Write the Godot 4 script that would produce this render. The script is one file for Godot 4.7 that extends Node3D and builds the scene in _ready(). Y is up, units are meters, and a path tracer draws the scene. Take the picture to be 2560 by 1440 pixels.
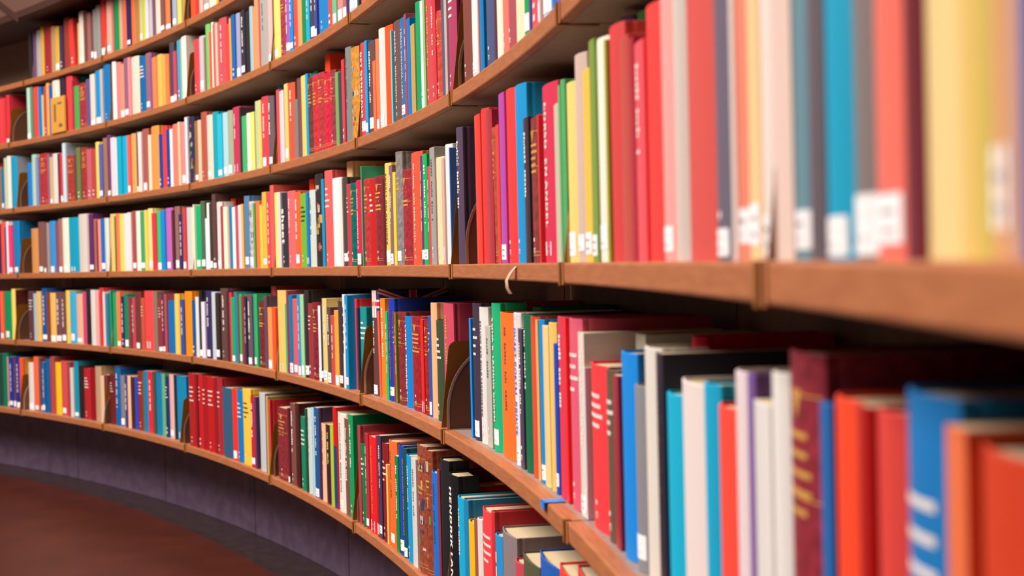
extends Node3D
# Curved library bookcase: six shelves of books round the inside of a rotunda.
# Origin: centre of the rotunda on the floor. An angle th turns from +x towards -z; the room side of a shelf faces the origin.

const U := 0.28
const RAD := 33.5421 * U          # radius of the shelf fronts
const WALL := RAD + 0.74 * U      # radius of the wall panels behind the books
const EYE := 3.2 * U
const SHELF_Y := [0.0, 0.30746, 0.60763, 0.89248, 1.17360, 1.45426, 1.70228]
const BOARD := 0.0225
const TH_MIN := -0.10
const TH_MAX := 0.86

# each book: shelf, angle, thickness, height, depth, set-back, colour, marks, side print, title, label
const BOOKS := [
	[3,0.01302,0.04,0.2072,0.149,0.007,"f8dc98","","","","cream book between maroon and yellow ones, ninth bay, third shelf up"],
	[2,0.02313,0.0699,0.231,0.176,0.024,"0c78c0","hs","","","tall blue book between red and salmon ones, ninth bay, second shelf up"],
	[3,0.02034,0.0415,0.1887,0.147,0.007,"fc7868","s","","","salmon book between rosy brown and maroon ones, ninth bay, third shelf up"],
	[2,0.04651,0.0771,0.2346,0.171,0.024,"a03040","gs","","","thick tall dark red book between white and blue ones, eighth bay, second shelf up"],
	[3,0.02501,0.0455,0.2146,0.162,0.007,"847878","s","","","rosy brown book between cyan and salmon ones, ninth bay, third shelf up"],
	[2,0.01276,0.0765,0.2185,0.17,0.024,"d03c1c","","","","thick red book between salmon and green ones, ninth bay, second shelf up"],
	[3,0.06798,0.0991,0.1825,0.133,0.007,"dc5650","","","","thick salmon book between pale grey and purple ones, eighth bay, third shelf up"],
	[3,0.03017,0.051,0.2228,0.156,0.007,"04a4cc","s","","","tall cyan book between purple and rosy brown ones, ninth bay, third shelf up"],
	[3,0.01664,0.0275,0.1936,0.141,0.007,"6c1c2c","","","","maroon book between salmon and cream ones, ninth bay, third shelf up"],
	[3,0.05908,0.0675,0.1709,0.125,0.007,"6c6478","ds","","","purple book with white shelf label between salmon and white ones, eighth bay, third shelf up"],
	[2,0.03658,0.0581,0.2176,0.148,0.024,"fc4824","","","","scarlet book between blue and dark red ones, ninth bay, second shelf up"],
	[3,0.00978,0.0202,0.1761,0.128,0.007,"ecc870","","","","slim yellow book between cream and yellow ones, ninth bay, third shelf up"],
	[3,0.00668,0.018,0.1831,0.139,0.007,"e0a874","s","","","slim tan book between yellow and pink ones, ninth bay, third shelf up"],
	[3,0.04124,0.0412,0.1779,0.122,0.007,"f0d4c8","","","","cream book between white and slate blue ones, ninth bay, third shelf up"],
	[2,0.08252,0.0949,0.1916,0.149,0.024,"ecdcd8","","","","thick white book between cyan and cyan ones, eighth bay, second shelf up"],
	[2,0.02902,0.0405,0.2186,0.169,0.024,"e0443c","","","","red book between dark red and blue ones, ninth bay, second shelf up"],
	[3,0.03728,0.0326,0.2088,0.148,0.007,"6c94a4","s","","","slate blue book between cream and purple ones, ninth bay, third shelf up"],
	[3,0.08019,0.0577,0.1993,0.151,0.007,"fca8a4","s","","","pink book between scarlet and pale grey ones, eighth bay, third shelf up"],
	[3,0.08657,0.0618,0.2028,0.138,0.007,"fc4440","","","","scarlet book between salmon and pink ones, eighth bay, third shelf up"],
	[3,0.05239,0.0374,0.2205,0.151,0.007,"f88c74","s","","","salmon book with white shelf label between white and cream ones, eighth bay, third shelf up"],
	[2,0.10041,0.0702,0.2093,0.048,0.024,"e4dcd4","","","","thick white book between grey and black ones, eighth bay, second shelf up"],
	[3,0.03422,0.0244,0.2061,0.155,0.007,"6a5c64","","","","slim purple book between slate blue and cyan ones, ninth bay, third shelf up"],
	[3,0.10568,0.0679,0.2143,0.159,0.007,"dc4444","","","","red book between lime and red ones, eighth bay, third shelf up"],
	[3,0.0487,0.0314,0.1978,0.149,0.007,"fcd8a0","s","","","cream book with white shelf label between salmon and white ones, eighth bay, third shelf up"],
	[2,0.0635,0.0471,0.2126,0.145,0.024,"ecd8dc","","","","white book between scarlet and slate blue ones, eighth bay, second shelf up"],
	[2,0.06926,0.0607,0.1846,0.142,0.024,"f84c3c","s","","","scarlet book with white shelf label between cyan and white ones, eighth bay, second shelf up"],
	[3,0.04558,0.0267,0.207,0.146,0.007,"fae8e0","s","","","white book with white shelf label between cream and cream ones, eighth bay, third shelf up"],
	[2,0.01812,0.0238,0.2223,0.17,0.024,"f07a4c","","","","slim tall salmon book between blue and red ones, ninth bay, second shelf up"],
	[2,0.13006,0.1001,0.176,0.048,0.024,"f83c44","hd","","","thick red book between pale grey and brown ones, eighth bay, second shelf up"],
	[2,0.1128,0.0718,0.1982,0.048,0.024,"0c8ce8","","","","thick blue book between dark red and grey ones, eighth bay, second shelf up"],
	[2,0.05679,0.0439,0.1981,0.149,0.024,"ece8e4","","","","white book between slate blue and white ones, eighth bay, second shelf up"],
	[2,0.05249,0.0348,0.2194,0.169,0.024,"ece8e4","","","","white book between white and dark red ones, eighth bay, second shelf up"],
	[3,0.14881,0.101,0.2088,0.161,0.007,"dc3054","ts","","CORSO  EN ANDEL","thick crimson book between red and pale grey ones, seventh bay, third shelf up"],
	[3,0.00817,0.0094,0.1972,0.148,0.007,"d8c85c","","","","slim yellow book between yellow and tan ones, ninth bay, third shelf up"],
	[3,0.00525,0.0084,0.1806,0.134,0.007,"d4a8a4","","","","slim pink book between tan and blue ones, ninth bay, third shelf up"],
	[2,0.07498,0.0464,0.1963,0.15,0.024,"08a8d4","","","","cyan book between white and scarlet ones, eighth bay, second shelf up"],
	[3,0.07518,0.0357,0.1913,0.144,0.007,"dcccc4","","","","pale grey book between pink and salmon ones, eighth bay, third shelf up"],
	[2,0.09051,0.055,0.1766,0.128,0.024,"08b4dc","","","","cyan book between black and white ones, eighth bay, second shelf up"],
	[3,0.11322,0.0551,0.2133,0.045,0.007,"fcf4e4","s","","","white book with white shelf label between lime and lime ones, eighth bay, third shelf up"],
	[2,0.19483,0.1189,0.2128,0.048,0.024,"fc7424","T","","","thick orange book with dark title between green and white ones, seventh bay, second shelf up"],
	[2,0.14449,0.0711,0.2201,0.156,0.024,"e45c78","hd","","","thick salmon book with light lettering between scarlet and white ones, seventh bay, second shelf up"],
	[2,0.03233,0.0213,0.2178,0.157,0.024,"b01414","","","","slim dark red book between scarlet and red ones, ninth bay, second shelf up"],
	[3,0.09968,0.0443,0.1963,0.146,0.007,"cc5048","","","","red book between red and crimson ones, eighth bay, third shelf up"],
	[3,0.09216,0.0426,0.1819,0.133,0.007,"f85a68","t","","","salmon book with white title between crimson and scarlet ones, eighth bay, third shelf up"],
	[3,0.12719,0.0573,0.2161,0.15,0.007,"d8bcb0","s","","","pink book with white shelf label between yellow and yellow ones, eighth bay, third shelf up"],
	[2,0.04069,0.0187,0.2118,0.156,0.024,"1c68b4","","","","slim blue book between dark red and scarlet ones, ninth bay, second shelf up"],
	[3,0.17045,0.0728,0.2322,0.177,0.007,"0a98dc","d","","","thick tall cyan book between red and charcoal ones, seventh bay, third shelf up"],
	[2,0.10657,0.0451,0.1712,0.048,0.024,"8c8c94","s","","","grey book with white shelf label between blue and white ones, eighth bay, second shelf up"],
	[3,0.13301,0.0516,0.1934,0.132,0.007,"fadc80","s","","","yellow book between light green and pink ones, eighth bay, third shelf up"],
	[2,0.09506,0.03,0.207,0.149,0.024,"2c2838","T","","","black book with dark title between white and cyan ones, eighth bay, second shelf up"],
	[2,0.12212,0.0489,0.1759,0.131,0.024,"6a5444","hd","","","brown book with light lettering between red and dark red ones, eighth bay, second shelf up"],
	[3,0.17789,0.0657,0.2351,0.172,0.007,"f43e40","d","","","tall red book between violet and cyan ones, seventh bay, third shelf up"],
	[3,0.00393,0.0158,0.1778,0.132,0.007,"0c58b4","","","","slim blue book between pink and white ones, ninth bay, third shelf up"],
	[2,0.15288,0.0534,0.2198,0.048,0.024,"e03c58","t","","","red book with white title between blue and scarlet ones, seventh bay, second shelf up"],
	[3,0.15888,0.0682,0.1793,0.137,0.007,"9c4440","gd","","","brown book with gold tooling between charcoal and red ones, seventh bay, third shelf up"],
	[3,0.12184,0.0425,0.1946,0.037,0.007,"f8d050","s","","","yellow book with white shelf label between pink and lime ones, eighth bay, third shelf up"],
	[3,0.11732,0.05,0.2452,0.145,0.055,"6ccc84","","","","light green book rising behind others, eighth bay, third shelf up"],
	[2,0.10473,0.05,0.2159,0.125,0.075,"f8143c","","","","red book rising behind others, eighth bay, second shelf up"],
	[3,0.09587,0.0266,0.1902,0.142,0.007,"b82838","","","","crimson book between red and salmon ones, eighth bay, third shelf up"],
	[3,0.26443,0.1032,0.2105,0.158,0.007,"e0583a","td","","KALVINO  DEN REDA ALVEN","thick red book with white title between crimson and purple ones, sixth bay, third shelf up"],
	[2,0.06006,0.017,0.2136,0.146,0.024,"7c58a0","","","","slim slate blue book between white and white ones, eighth bay, second shelf up"],
	[3,0.11787,0.0316,0.2187,0.037,0.007,"84a448","s","","","lime book with white shelf label between yellow and white ones, eighth bay, third shelf up"],
	[2,0.24666,0.083,0.2158,0.168,0.024,"d44c64","y","","","thick salmon book between dark green and blue ones, sixth bay, second shelf up"],
	[2,0.17287,0.0497,0.2136,0.164,0.024,"e05030","","","","red book between dark green and yellow ones, seventh bay, second shelf up"],
	[2,0.13884,0.0346,0.2064,0.16,0.024,"f0e4d8","ts","","","white book between salmon and pale grey ones, seventh bay, second shelf up"],
	[2,0.17827,0.0514,0.2147,0.158,0.024,"066c48","t","","","dark green book with white title between charcoal and red ones, seventh bay, second shelf up"],
	[2,0.27644,0.105,0.1845,0.128,0.024,"b42434","gd","","","thick crimson book with gold tooling between blue and scarlet ones, sixth bay, second shelf up"],
	[1,0.26753,0.0784,0.2428,0.18,0.009,"a85440","gv","","","thick tall rosy brown book between white and dark red ones, sixth bay, first shelf up"],
	[2,0.21467,0.0608,0.2161,0.048,0.024,"e8e4e0","Td","","ERLUND DEN GULD TARKOWSTEN","white book with dark title between charcoal and pale grey ones, seventh bay, second shelf up"],
	[2,0.20415,0.0559,0.2246,0.048,0.024,"10b87c","ts","","STINA B  LANGUS ORDEN","tall green book between pale grey and orange ones, seventh bay, second shelf up"],
	[3,0.19977,0.049,0.2296,0.171,0.007,"e03c3c","","","","tall red book between scarlet and crimson ones, seventh bay, third shelf up"],
	[3,0.18374,0.0435,0.236,0.045,0.007,"bc4cb4","s","","","tall violet book between red and red ones, seventh bay, third shelf up"],
	[3,0.19461,0.0472,0.2225,0.168,0.007,"b83044","","","","tall crimson book between red and salmon ones, seventh bay, third shelf up"],
	[2,0.1595,0.0356,0.2103,0.048,0.024,"f6ca6c","","","","yellow book between cream and blue ones, seventh bay, second shelf up"],
	[2,0.16345,0.0382,0.2051,0.148,0.024,"f6dc9c","","","","cream book between cyan and yellow ones, seventh bay, second shelf up"],
	[4,0.2798,0.0826,0.197,0.153,0.007,"6c4e4c","td","","BARBRA, N.  GEOLOGISCH","thick brown book between light blue and blue ones, sixth bay, fourth shelf up"],
	[3,0.05494,0.0098,0.2154,0.161,0.007,"f0dcd4","","","","slim white book between purple and salmon ones, eighth bay, third shelf up"],
	[1,0.24552,0.0661,0.2404,0.043,0.009,"18161e","","","","tall black book between brown and black ones, sixth bay, first shelf up"],
	[1,0.23748,0.0713,0.224,0.043,0.009,"0c0c12","t","","HENDRIK LAN","thick tall black book between black and cyan ones, seventh bay, first shelf up"],
	[2,0.22077,0.0535,0.2211,0.048,0.024,"403448","hs","","","charcoal book with white shelf label between blue and white ones, seventh bay, second shelf up"],
	[2,0.11807,0.0268,0.1725,0.132,0.024,"a8303c","","","","dark red book between brown and blue ones, eighth bay, second shelf up"],
	[3,0.27447,0.0849,0.1842,0.137,0.007,"b43440","gd","","","thick crimson book with gold tooling between grey and red ones, sixth bay, third shelf up"],
	[1,0.31653,0.0884,0.2114,0.043,0.009,"ec1220","ys","","Oxo Liesmuel, Apollo Pon","thick red book between dark red and dark red ones, sixth bay, first shelf up"],
	[3,0.20488,0.0465,0.2256,0.174,0.007,"f04438","","","","tall scarlet book between purple and red ones, seventh bay, third shelf up"],
	[1,0.41415,0.1218,0.1993,0.139,0.009,"98303a","gd","","","thick dark red book between red and maroon ones, fifth bay, first shelf up"],
	[1,0.34936,0.0821,0.2359,0.18,0.009,"eae6dc","Ts","","Foddlen hvislda  HENRY KOSS","thick tall white book between red and brown ones, fifth bay, first shelf up"],
	[3,0.14167,0.0326,0.1795,0.134,0.007,"d4ccb8","","","","pale grey book between crimson and light green ones, seventh bay, third shelf up"],
	[3,0.34764,0.0908,0.2084,0.029,0.007,"f0eef2","","","","thick white book between salmon and pale grey ones, fifth bay, third shelf up"],
	[3,0.16454,0.0377,0.1846,0.14,0.007,"3a2e3c","t","","","charcoal book with white title between cyan and brown ones, seventh bay, third shelf up"],
	[2,0.1862,0.0382,0.2152,0.151,0.024,"f4f0fc","us","","DVAST POSTM  PRINTE","white book with white shelf label between orange and charcoal ones, seventh bay, second shelf up"],
	[4,0.32473,0.0795,0.2048,0.154,0.007,"eca244","v","","","thick amber book between grey and red ones, fifth bay, fourth shelf up"],
	[3,0.12252,0.0457,0.2471,0.15,0.047,"7c5ca0","","","","slate blue book rising behind others, eighth bay, third shelf up"],
	[2,0.31735,0.0683,0.2312,0.164,0.024,"663c38","Jts","","","tall brown book between teal and salmon ones, sixth bay, second shelf up"],
	[3,0.30257,0.0839,0.1875,0.128,0.007,"9c2c38","gd","","","thick dark red book between crimson and maroon ones, sixth bay, third shelf up"],
	[2,0.33911,0.0304,0.2176,0.154,0.007,"0c98d4","ts","","","cyan book between white and blue ones, fifth bay, second shelf up"],
	[4,0.19209,0.0849,0.1807,0.137,0.007,"4c5880","hd","","","thick purple book with light lettering between blue and charcoal ones, seventh bay, fourth shelf up"],
	[4,0.28909,0.0711,0.2008,0.145,0.007,"fa5416","","","","thick scarlet book between white and light blue ones, sixth bay, fourth shelf up"],
	[4,0.21288,0.0727,0.2171,0.161,0.007,"84443a","hd","","","thick brown book with light lettering between crimson and white ones, seventh bay, fourth shelf up"],
	[3,0.24156,0.062,0.1859,0.129,0.007,"f8dcb0","d","","","cream book between grey and tan ones, sixth bay, third shelf up"],
	[1,0.26047,0.0537,0.2409,0.167,0.009,"a44c34","gv","","","tall dark red book between rosy brown and blue ones, sixth bay, first shelf up"],
	[1,0.29643,0.0679,0.2219,0.159,0.009,"fc6c30","Ts","","","orange book between yellow and green ones, sixth bay, first shelf up"],
	[2,0.41139,0.0902,0.2224,0.157,0.007,"f2c86c","s","","","thick tall yellow book between scarlet and green ones, fifth bay, second shelf up"],
	[1,0.25424,0.063,0.2073,0.161,0.009,"0c70d8","T","","","blue book with dark title between dark red and brown ones, sixth bay, first shelf up"],
	[1,0.47618,0.11,0.2162,0.158,0.009,"305a7c","","","","thick purple book between dark red and scarlet ones, fourth bay, first shelf up"],
	[3,0.35652,0.0755,0.2313,0.166,0.007,"e8605c","hd","","","thick tall salmon book between blue and white ones, fifth bay, third shelf up"],
	[3,0.36698,0.0788,0.2289,0.164,0.007,"3c343a","v","","","thick tall charcoal book between pale grey and blue ones, fifth bay, third shelf up"],
	[1,0.20666,0.0901,0.207,0.16,0.009,"f44048","h","","","thick red book between pale grey and crimson ones, seventh bay, first shelf up"],
	[3,0.23294,0.0516,0.2017,0.15,0.007,"eceaec","","","","white book between tan and slate blue ones, sixth bay, third shelf up"],
	[4,0.20527,0.0698,0.2101,0.154,0.007,"f6eeec","s","","","white book with white shelf label between brown and tan ones, seventh bay, fourth shelf up"],
	[2,0.13088,0.05,0.2065,0.125,0.075,"d8d8c8","","","","pale grey book rising behind others, eighth bay, second shelf up"],
	[4,0.24819,0.0572,0.1964,0.148,0.007,"d04c50","yd","","","red book with gilt title between light green and red ones, sixth bay, fourth shelf up"],
	[2,0.29125,0.0693,0.1897,0.136,0.024,"9a3438","gd","","","dark red book with gold tooling between olive and blue ones, sixth bay, second shelf up"],
	[4,0.22663,0.0586,0.2003,0.143,0.007,"b03c64","hd","","","crimson book with light lettering between grey and brown ones, sixth bay, fourth shelf up"],
	[2,0.25429,0.0602,0.1833,0.141,0.024,"3c4c34","hd","","","dark green book with light lettering between pink and salmon ones, sixth bay, second shelf up"],
	[2,0.32976,0.0785,0.1919,0.14,0.024,"069494","hd","","","thick teal book with light lettering between navy and teal ones, fifth bay, second shelf up"],
	[2,0.16697,0.0274,0.2116,0.153,0.024,"0c90dc","s","","","cyan book with white shelf label between yellow and cream ones, seventh bay, second shelf up"],
	[3,0.28186,0.0534,0.2238,0.169,0.007,"9c989c","gs","","","tall grey book with gold tooling between yellow and crimson ones, sixth bay, third shelf up"],
	[1,0.27933,0.0558,0.2105,0.149,0.009,"0c9cd8","td","","","cyan book with white title between dark green and white ones, sixth bay, first shelf up"],
	[1,0.53389,0.1022,0.2226,0.156,0.026,"0c88b8","s","","","thick tall blue book between black and dark red ones, third bay, first shelf up"],
	[4,0.25852,0.0512,0.2007,0.143,0.007,"06a060","","","","green book between tan and white ones, sixth bay, fourth shelf up"],
	[5,0.42227,0.0929,0.1935,0.141,0.007,"b0a8a6","T","","","thick grey book with dark title between tan and pink ones, fourth bay, fifth shelf up"],
	[3,0.22254,0.0378,0.2212,0.169,0.007,"584460","t","","","purple book with white title between slate blue and scarlet ones, seventh bay, third shelf up"],
	[1,0.45452,0.0843,0.2264,0.161,0.009,"f4c840","hd","","","thick tall yellow book between blue and crimson ones, fourth bay, first shelf up"],
	[2,0.20928,0.0401,0.188,0.13,0.024,"c8c4bc","Td","","","pale grey book with dark title between white and green ones, seventh bay, second shelf up"],
	[3,0.13746,0.0182,0.2017,0.142,0.007,"58b46c","","","","slim light green book between light green and yellow ones, seventh bay, third shelf up"],
	[2,0.1102,0.0353,0.1954,0.125,0.075,"08a0c8","","","","cyan book rising behind others, eighth bay, second shelf up"],
	[3,0.39767,0.0793,0.202,0.045,0.007,"e86a6c","td","","","thick salmon book with white title between black and orange ones, fifth bay, third shelf up"],
	[2,0.56165,0.1058,0.2119,0.163,0.007,"f0484a","s","","","thick red book between red and rosy brown ones, third bay, second shelf up"],
	[4,0.29584,0.0551,0.2054,0.159,0.007,"e8e0dc","s","","","white book with white shelf label between salmon and scarlet ones, sixth bay, fourth shelf up"],
	[1,0.18931,0.1062,0.2008,0.155,0.009,"8c7c80","","","","thick grey book between blue and crimson ones, seventh bay, first shelf up"],
	[1,0.51561,0.0857,0.2411,0.165,0.009,"b01a1e","hd","","","thick tall dark red book between blue and maroon ones, fourth bay, first shelf up"],
	[1,0.43597,0.0781,0.2264,0.159,0.009,"c0c8cc","","","","thick tall pale grey book between charcoal and purple ones, fourth bay, first shelf up"],
	[2,0.22204,0.05,0.2205,0.125,0.075,"f05048","","","","red book rising behind others, seventh bay, second shelf up"],
	[3,0.32331,0.0645,0.1904,0.045,0.007,"d81c4c","ts","","KILLGREN  SAMUELSSON M M","crimson book between teal and green ones, fifth bay, third shelf up"],
	[3,0.24722,0.0438,0.2072,0.161,0.007,"a8a4a2","Td","","","grey book with dark title between red and cream ones, sixth bay, third shelf up"],
	[3,0.2931,0.0529,0.2085,0.045,0.007,"fad070","Ts","","ENKELT OM GRUNDER","yellow book between maroon and rosy brown ones, sixth bay, third shelf up"],
	[2,0.18259,0.0292,0.1941,0.137,0.024,"4c4660","td","","","charcoal book with white title between white and dark green ones, seventh bay, second shelf up"],
	[3,0.64552,0.1071,0.2169,0.16,0.007,"08a0c4","s","","","thick cyan book between white and pale grey ones, second bay, third shelf up"],
	[4,0.45642,0.0854,0.199,0.144,0.007,"c83458","ts","","","thick crimson book between grey and charcoal ones, fourth bay, fourth shelf up"],
	[3,0.19043,0.0207,0.1939,0.148,0.007,"c85c40","gl3","","","slim salmon book with gold tooling between crimson and red ones, seventh bay, third shelf up"],
	[1,0.2301,0.0612,0.1947,0.148,0.009,"08acdc","td","","","cyan book with white title between black and blue ones, seventh bay, first shelf up"],
	[2,0.15427,0.05,0.1906,0.125,0.075,"6c3c84","","","","purple book rising behind others, seventh bay, second shelf up"],
	[4,0.31537,0.0532,0.2025,0.151,0.007,"d04450","ts","","DET GENERALIS","red book between amber and cyan ones, sixth bay, fourth shelf up"],
	[2,0.47609,0.079,0.224,0.155,0.007,"644040","td","","","thick tall brown book between black and maroon ones, fourth bay, second shelf up"],
	[3,0.38369,0.0746,0.1888,0.133,0.007,"70b82c","hd","","","thick lime book with light lettering between orange and blue ones, fifth bay, third shelf up"],
	[3,0.47998,0.05,0.218,0.145,0.055,"e04424","","","","red book rising behind others, fourth bay, third shelf up"],
	[5,0.46959,0.081,0.2012,0.157,0.007,"d0505c","td","","","thick salmon book with white title between pink and red ones, fourth bay, fifth shelf up"],
	[3,0.63466,0.0965,0.2268,0.175,0.007,"dcd0c8","","","","thick tall pale grey book between cyan and grey ones, second bay, third shelf up"],
	[1,0.49457,0.0745,0.2405,0.168,0.009,"c01418","hd","","","dark red book between dark red and dark red ones, fourth bay, first shelf up"],
	[1,0.40229,0.0669,0.2204,0.159,0.009,"7c4840","td","","","brown book with white title between maroon and maroon ones, fifth bay, first shelf up"],
	[4,0.35453,0.0675,0.1824,0.128,0.007,"ec2a4a","g","","","red book with gold tooling between red and rosy brown ones, fifth bay, fourth shelf up"],
	[1,0.33857,0.0482,0.2414,0.18,0.009,"08a060","td","","","tall green book between brown and dark red ones, fifth bay, first shelf up"],
	[3,0.25435,0.0414,0.2008,0.144,0.007,"0cb45c","ts","","","green book between purple and red ones, sixth bay, third shelf up"],
	[4,0.30701,0.0516,0.1931,0.148,0.007,"6a4646","ts","","","brown book between cyan and salmon ones, sixth bay, fourth shelf up"],
	[3,0.31533,0.0564,0.1883,0.136,0.007,"d04048","gd","","","red book with gold tooling between green and crimson ones, sixth bay, third shelf up"],
	[2,0.2596,0.039,0.2141,0.15,0.024,"fcbc8c","","","","pink book between blue and dark green ones, sixth bay, second shelf up"],
	[2,0.28479,0.0517,0.1822,0.127,0.024,"0c84d8","td","","LYBERT  Thomelen","blue book with white title between dark red and crimson ones, sixth bay, second shelf up"],
	[4,0.54957,0.0839,0.2205,0.168,0.007,"f49a50","","","","thick amber book between cream and navy ones, third bay, fourth shelf up"],
	[4,0.2429,0.0417,0.1877,0.128,0.007,"da404e","td","","","red book with white title between red and salmon ones, sixth bay, fourth shelf up"],
	[1,0.27403,0.0432,0.2105,0.151,0.009,"e4e0dc","T","","","white book with dark title between cyan and rosy brown ones, sixth bay, first shelf up"],
	[4,0.36148,0.0626,0.1916,0.033,0.007,"c84048","gd","","","red book with gold tooling between red and red ones, fifth bay, fourth shelf up"],
	[2,0.37368,0.0656,0.1954,0.151,0.007,"922838","gd","","","dark red book between dark red and white ones, fifth bay, second shelf up"],
	[1,0.30419,0.0466,0.2097,0.157,0.009,"8a1c20","hd","","","dark red book with light lettering between charcoal and yellow ones, sixth bay, first shelf up"],
	[4,0.3317,0.0509,0.2141,0.149,0.007,"7e8684","T","","","grey book with dark title between crimson and amber ones, fifth bay, fourth shelf up"],
	[2,0.14916,0.0162,0.2198,0.151,0.024,"fc2c34","","","","slim scarlet book between red and salmon ones, seventh bay, second shelf up"],
	[2,0.30864,0.0459,0.2144,0.167,0.024,"fc8a1c","t","","","orange book with white title between salmon and green ones, sixth bay, second shelf up"],
	[2,0.30122,0.0436,0.2145,0.16,0.024,"1c3cb8","ps","","Sommaren och Tystnaden","blue book between green and dark red ones, sixth bay, second shelf up"],
	[5,0.57007,0.0839,0.2055,0.029,0.007,"f2d8c4","t","","","thick cream book with white title between tan and blue ones, third bay, fifth shelf up"],
	[4,0.42432,0.0677,0.1976,0.045,0.007,"d8404c","ts","","","red book between yellow and purple ones, fourth bay, fourth shelf up"],
	[2,0.51692,0.0771,0.2123,0.151,0.007,"fc9010","","","","thick orange book between purple and navy ones, third bay, second shelf up"],
	[4,0.67746,0.0937,0.2109,0.155,0.007,"c43c46","gd","","","thick crimson book between slate blue and rosy brown ones, second bay, fourth shelf up"],
	[3,0.32965,0.0542,0.1872,0.045,0.007,"04746c","gd","","","teal book with gold tooling between crimson and crimson ones, fifth bay, third shelf up"],
	[4,0.23837,0.0428,0.1528,0.112,0.007,"e85648","gd","","","short salmon book with gold tooling between red and purple ones, sixth bay, fourth shelf up"],
	[4,0.39368,0.0572,0.2028,0.045,0.007,"d4583c","t","","","red book with white title between yellow and rosy brown ones, fifth bay, fourth shelf up"],
	[4,0.16804,0.0649,0.1769,0.134,0.007,"fae8c0","","","","cream book between rosy brown and green ones, seventh bay, fourth shelf up"],
	[3,0.30968,0.0492,0.1863,0.127,0.007,"c8181c","h","","","crimson book with light lettering between red and dark red ones, sixth bay, third shelf up"],
	[1,0.3911,0.0617,0.193,0.15,0.009,"06845c","hd","","","green book with light lettering between maroon and dark green ones, fifth bay, first shelf up"],
	[3,0.53607,0.0752,0.2113,0.163,0.007,"c468bc","s","","","thick violet book between blue and maroon ones, third bay, third shelf up"],
	[5,0.66114,0.0784,0.215,0.152,0.007,"f0e0d0","s","","","thick cream book between slate blue and black ones, second bay, fifth shelf up"],
	[4,0.41745,0.0608,0.1919,0.045,0.007,"6c5a64","ts","","","purple book between red and red ones, fourth bay, fourth shelf up"],
	[1,0.37566,0.0491,0.2286,0.178,0.009,"145c98","ts","","","tall blue book between light blue and black ones, fifth bay, first shelf up"],
	[4,0.23406,0.0377,0.1684,0.122,0.007,"5c5a6c","","","","short purple book between salmon and grey ones, sixth bay, fourth shelf up"],
	[4,0.36776,0.0548,0.1928,0.033,0.007,"e03848","g","","","red book with gold tooling between brown and red ones, fifth bay, fourth shelf up"],
	[6,0.66817,0.0852,0.2051,0.158,0.007,"a02a2c","d","","","thick dark red book between amber and rosy brown ones, second bay, sixth shelf up"],
	[3,0.18516,0.05,0.2216,0.145,0.055,"f47818","","","","orange book rising behind others, seventh bay, third shelf up"],
	[2,0.35136,0.05,0.2118,0.125,0.075,"c81c24","","","","crimson book rising behind others, fifth bay, second shelf up"],
	[2,0.43351,0.0674,0.1893,0.045,0.007,"80343a","gd","","","brown book with gold tooling between green and charcoal ones, fourth bay, second shelf up"],
	[2,0.26622,0.0399,0.1825,0.141,0.024,"a83438","gd","","","dark red book with gold tooling between scarlet and blue ones, sixth bay, second shelf up"],
	[4,0.27334,0.0382,0.1941,0.148,0.007,"2278be","ts","","TRANS SVENSKA LIVET","blue book between brown and rosy brown ones, sixth bay, fourth shelf up"],
	[3,0.18742,0.0251,0.1956,0.045,0.007,"e84038","","","","slim red book between salmon and violet ones, seventh bay, third shelf up"],
	[3,0.37422,0.0568,0.1932,0.137,0.007,"d0dcd4","Td","","","pale grey book with dark title between blue and charcoal ones, fifth bay, third shelf up"],
	[4,0.3803,0.052,0.2059,0.045,0.007,"f8d06c","","","","yellow book between brown and cyan ones, fifth bay, fourth shelf up"],
	[1,0.36852,0.054,0.194,0.133,0.009,"f4c09c","T","","","pink book with dark title between black and black ones, fifth bay, first shelf up"],
	[5,0.40789,0.0659,0.1738,0.132,0.007,"f8dc78","s","","","yellow book between pink and rosy brown ones, fifth bay, fifth shelf up"],
	[2,0.19809,0.05,0.2189,0.125,0.075,"1ca870","","","","green book rising behind others, seventh bay, second shelf up"],
	[3,0.40492,0.0565,0.2015,0.156,0.007,"30303c","td","","sheet","black book with white title between pale grey and salmon ones, fifth bay, third shelf up"],
	[4,0.1841,0.0484,0.2114,0.146,0.007,"faeed8","","","","white book between charcoal and salmon ones, seventh bay, fourth shelf up"],
	[4,0.50785,0.0618,0.2156,0.149,0.007,"3a3c58","v","","","charcoal book between white and rosy brown ones, third bay, fourth shelf up"],
	[4,0.52573,0.0692,0.2075,0.148,0.007,"f88070","","","","salmon book between white and pink ones, third bay, fourth shelf up"],
	[4,0.56072,0.0685,0.2192,0.153,0.007,"a85c54","s","","","rosy brown book between white and cream ones, third bay, fourth shelf up"],
	[2,0.49358,0.0648,0.2152,0.146,0.007,"342c60","ts","","","navy book between white and pale grey ones, fourth bay, second shelf up"],
	[4,0.64648,0.0888,0.1846,0.131,0.007,"c0443e","gd","","","thick red book between pale grey and brown ones, second bay, fourth shelf up"],
	[5,0.60277,0.0699,0.2138,0.166,0.007,"0a78be","d","","","blue book between pale grey and charcoal ones, second bay, fifth shelf up"],
	[4,0.48054,0.062,0.2064,0.151,0.007,"14a4b4","","","","cyan book between cream and cyan ones, fourth bay, fourth shelf up"],
	[1,0.55902,0.0681,0.2207,0.165,0.026,"0c7cb0","","","","blue book between dark green and light green ones, third bay, first shelf up"],
	[4,0.49348,0.0603,0.2182,0.154,0.007,"b45848","d","","","rosy brown book between pink and cream ones, fourth bay, fourth shelf up"],
	[3,0.39055,0.0538,0.196,0.045,0.007,"f06438","ts","","","orange book between salmon and lime ones, fifth bay, third shelf up"],
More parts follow.
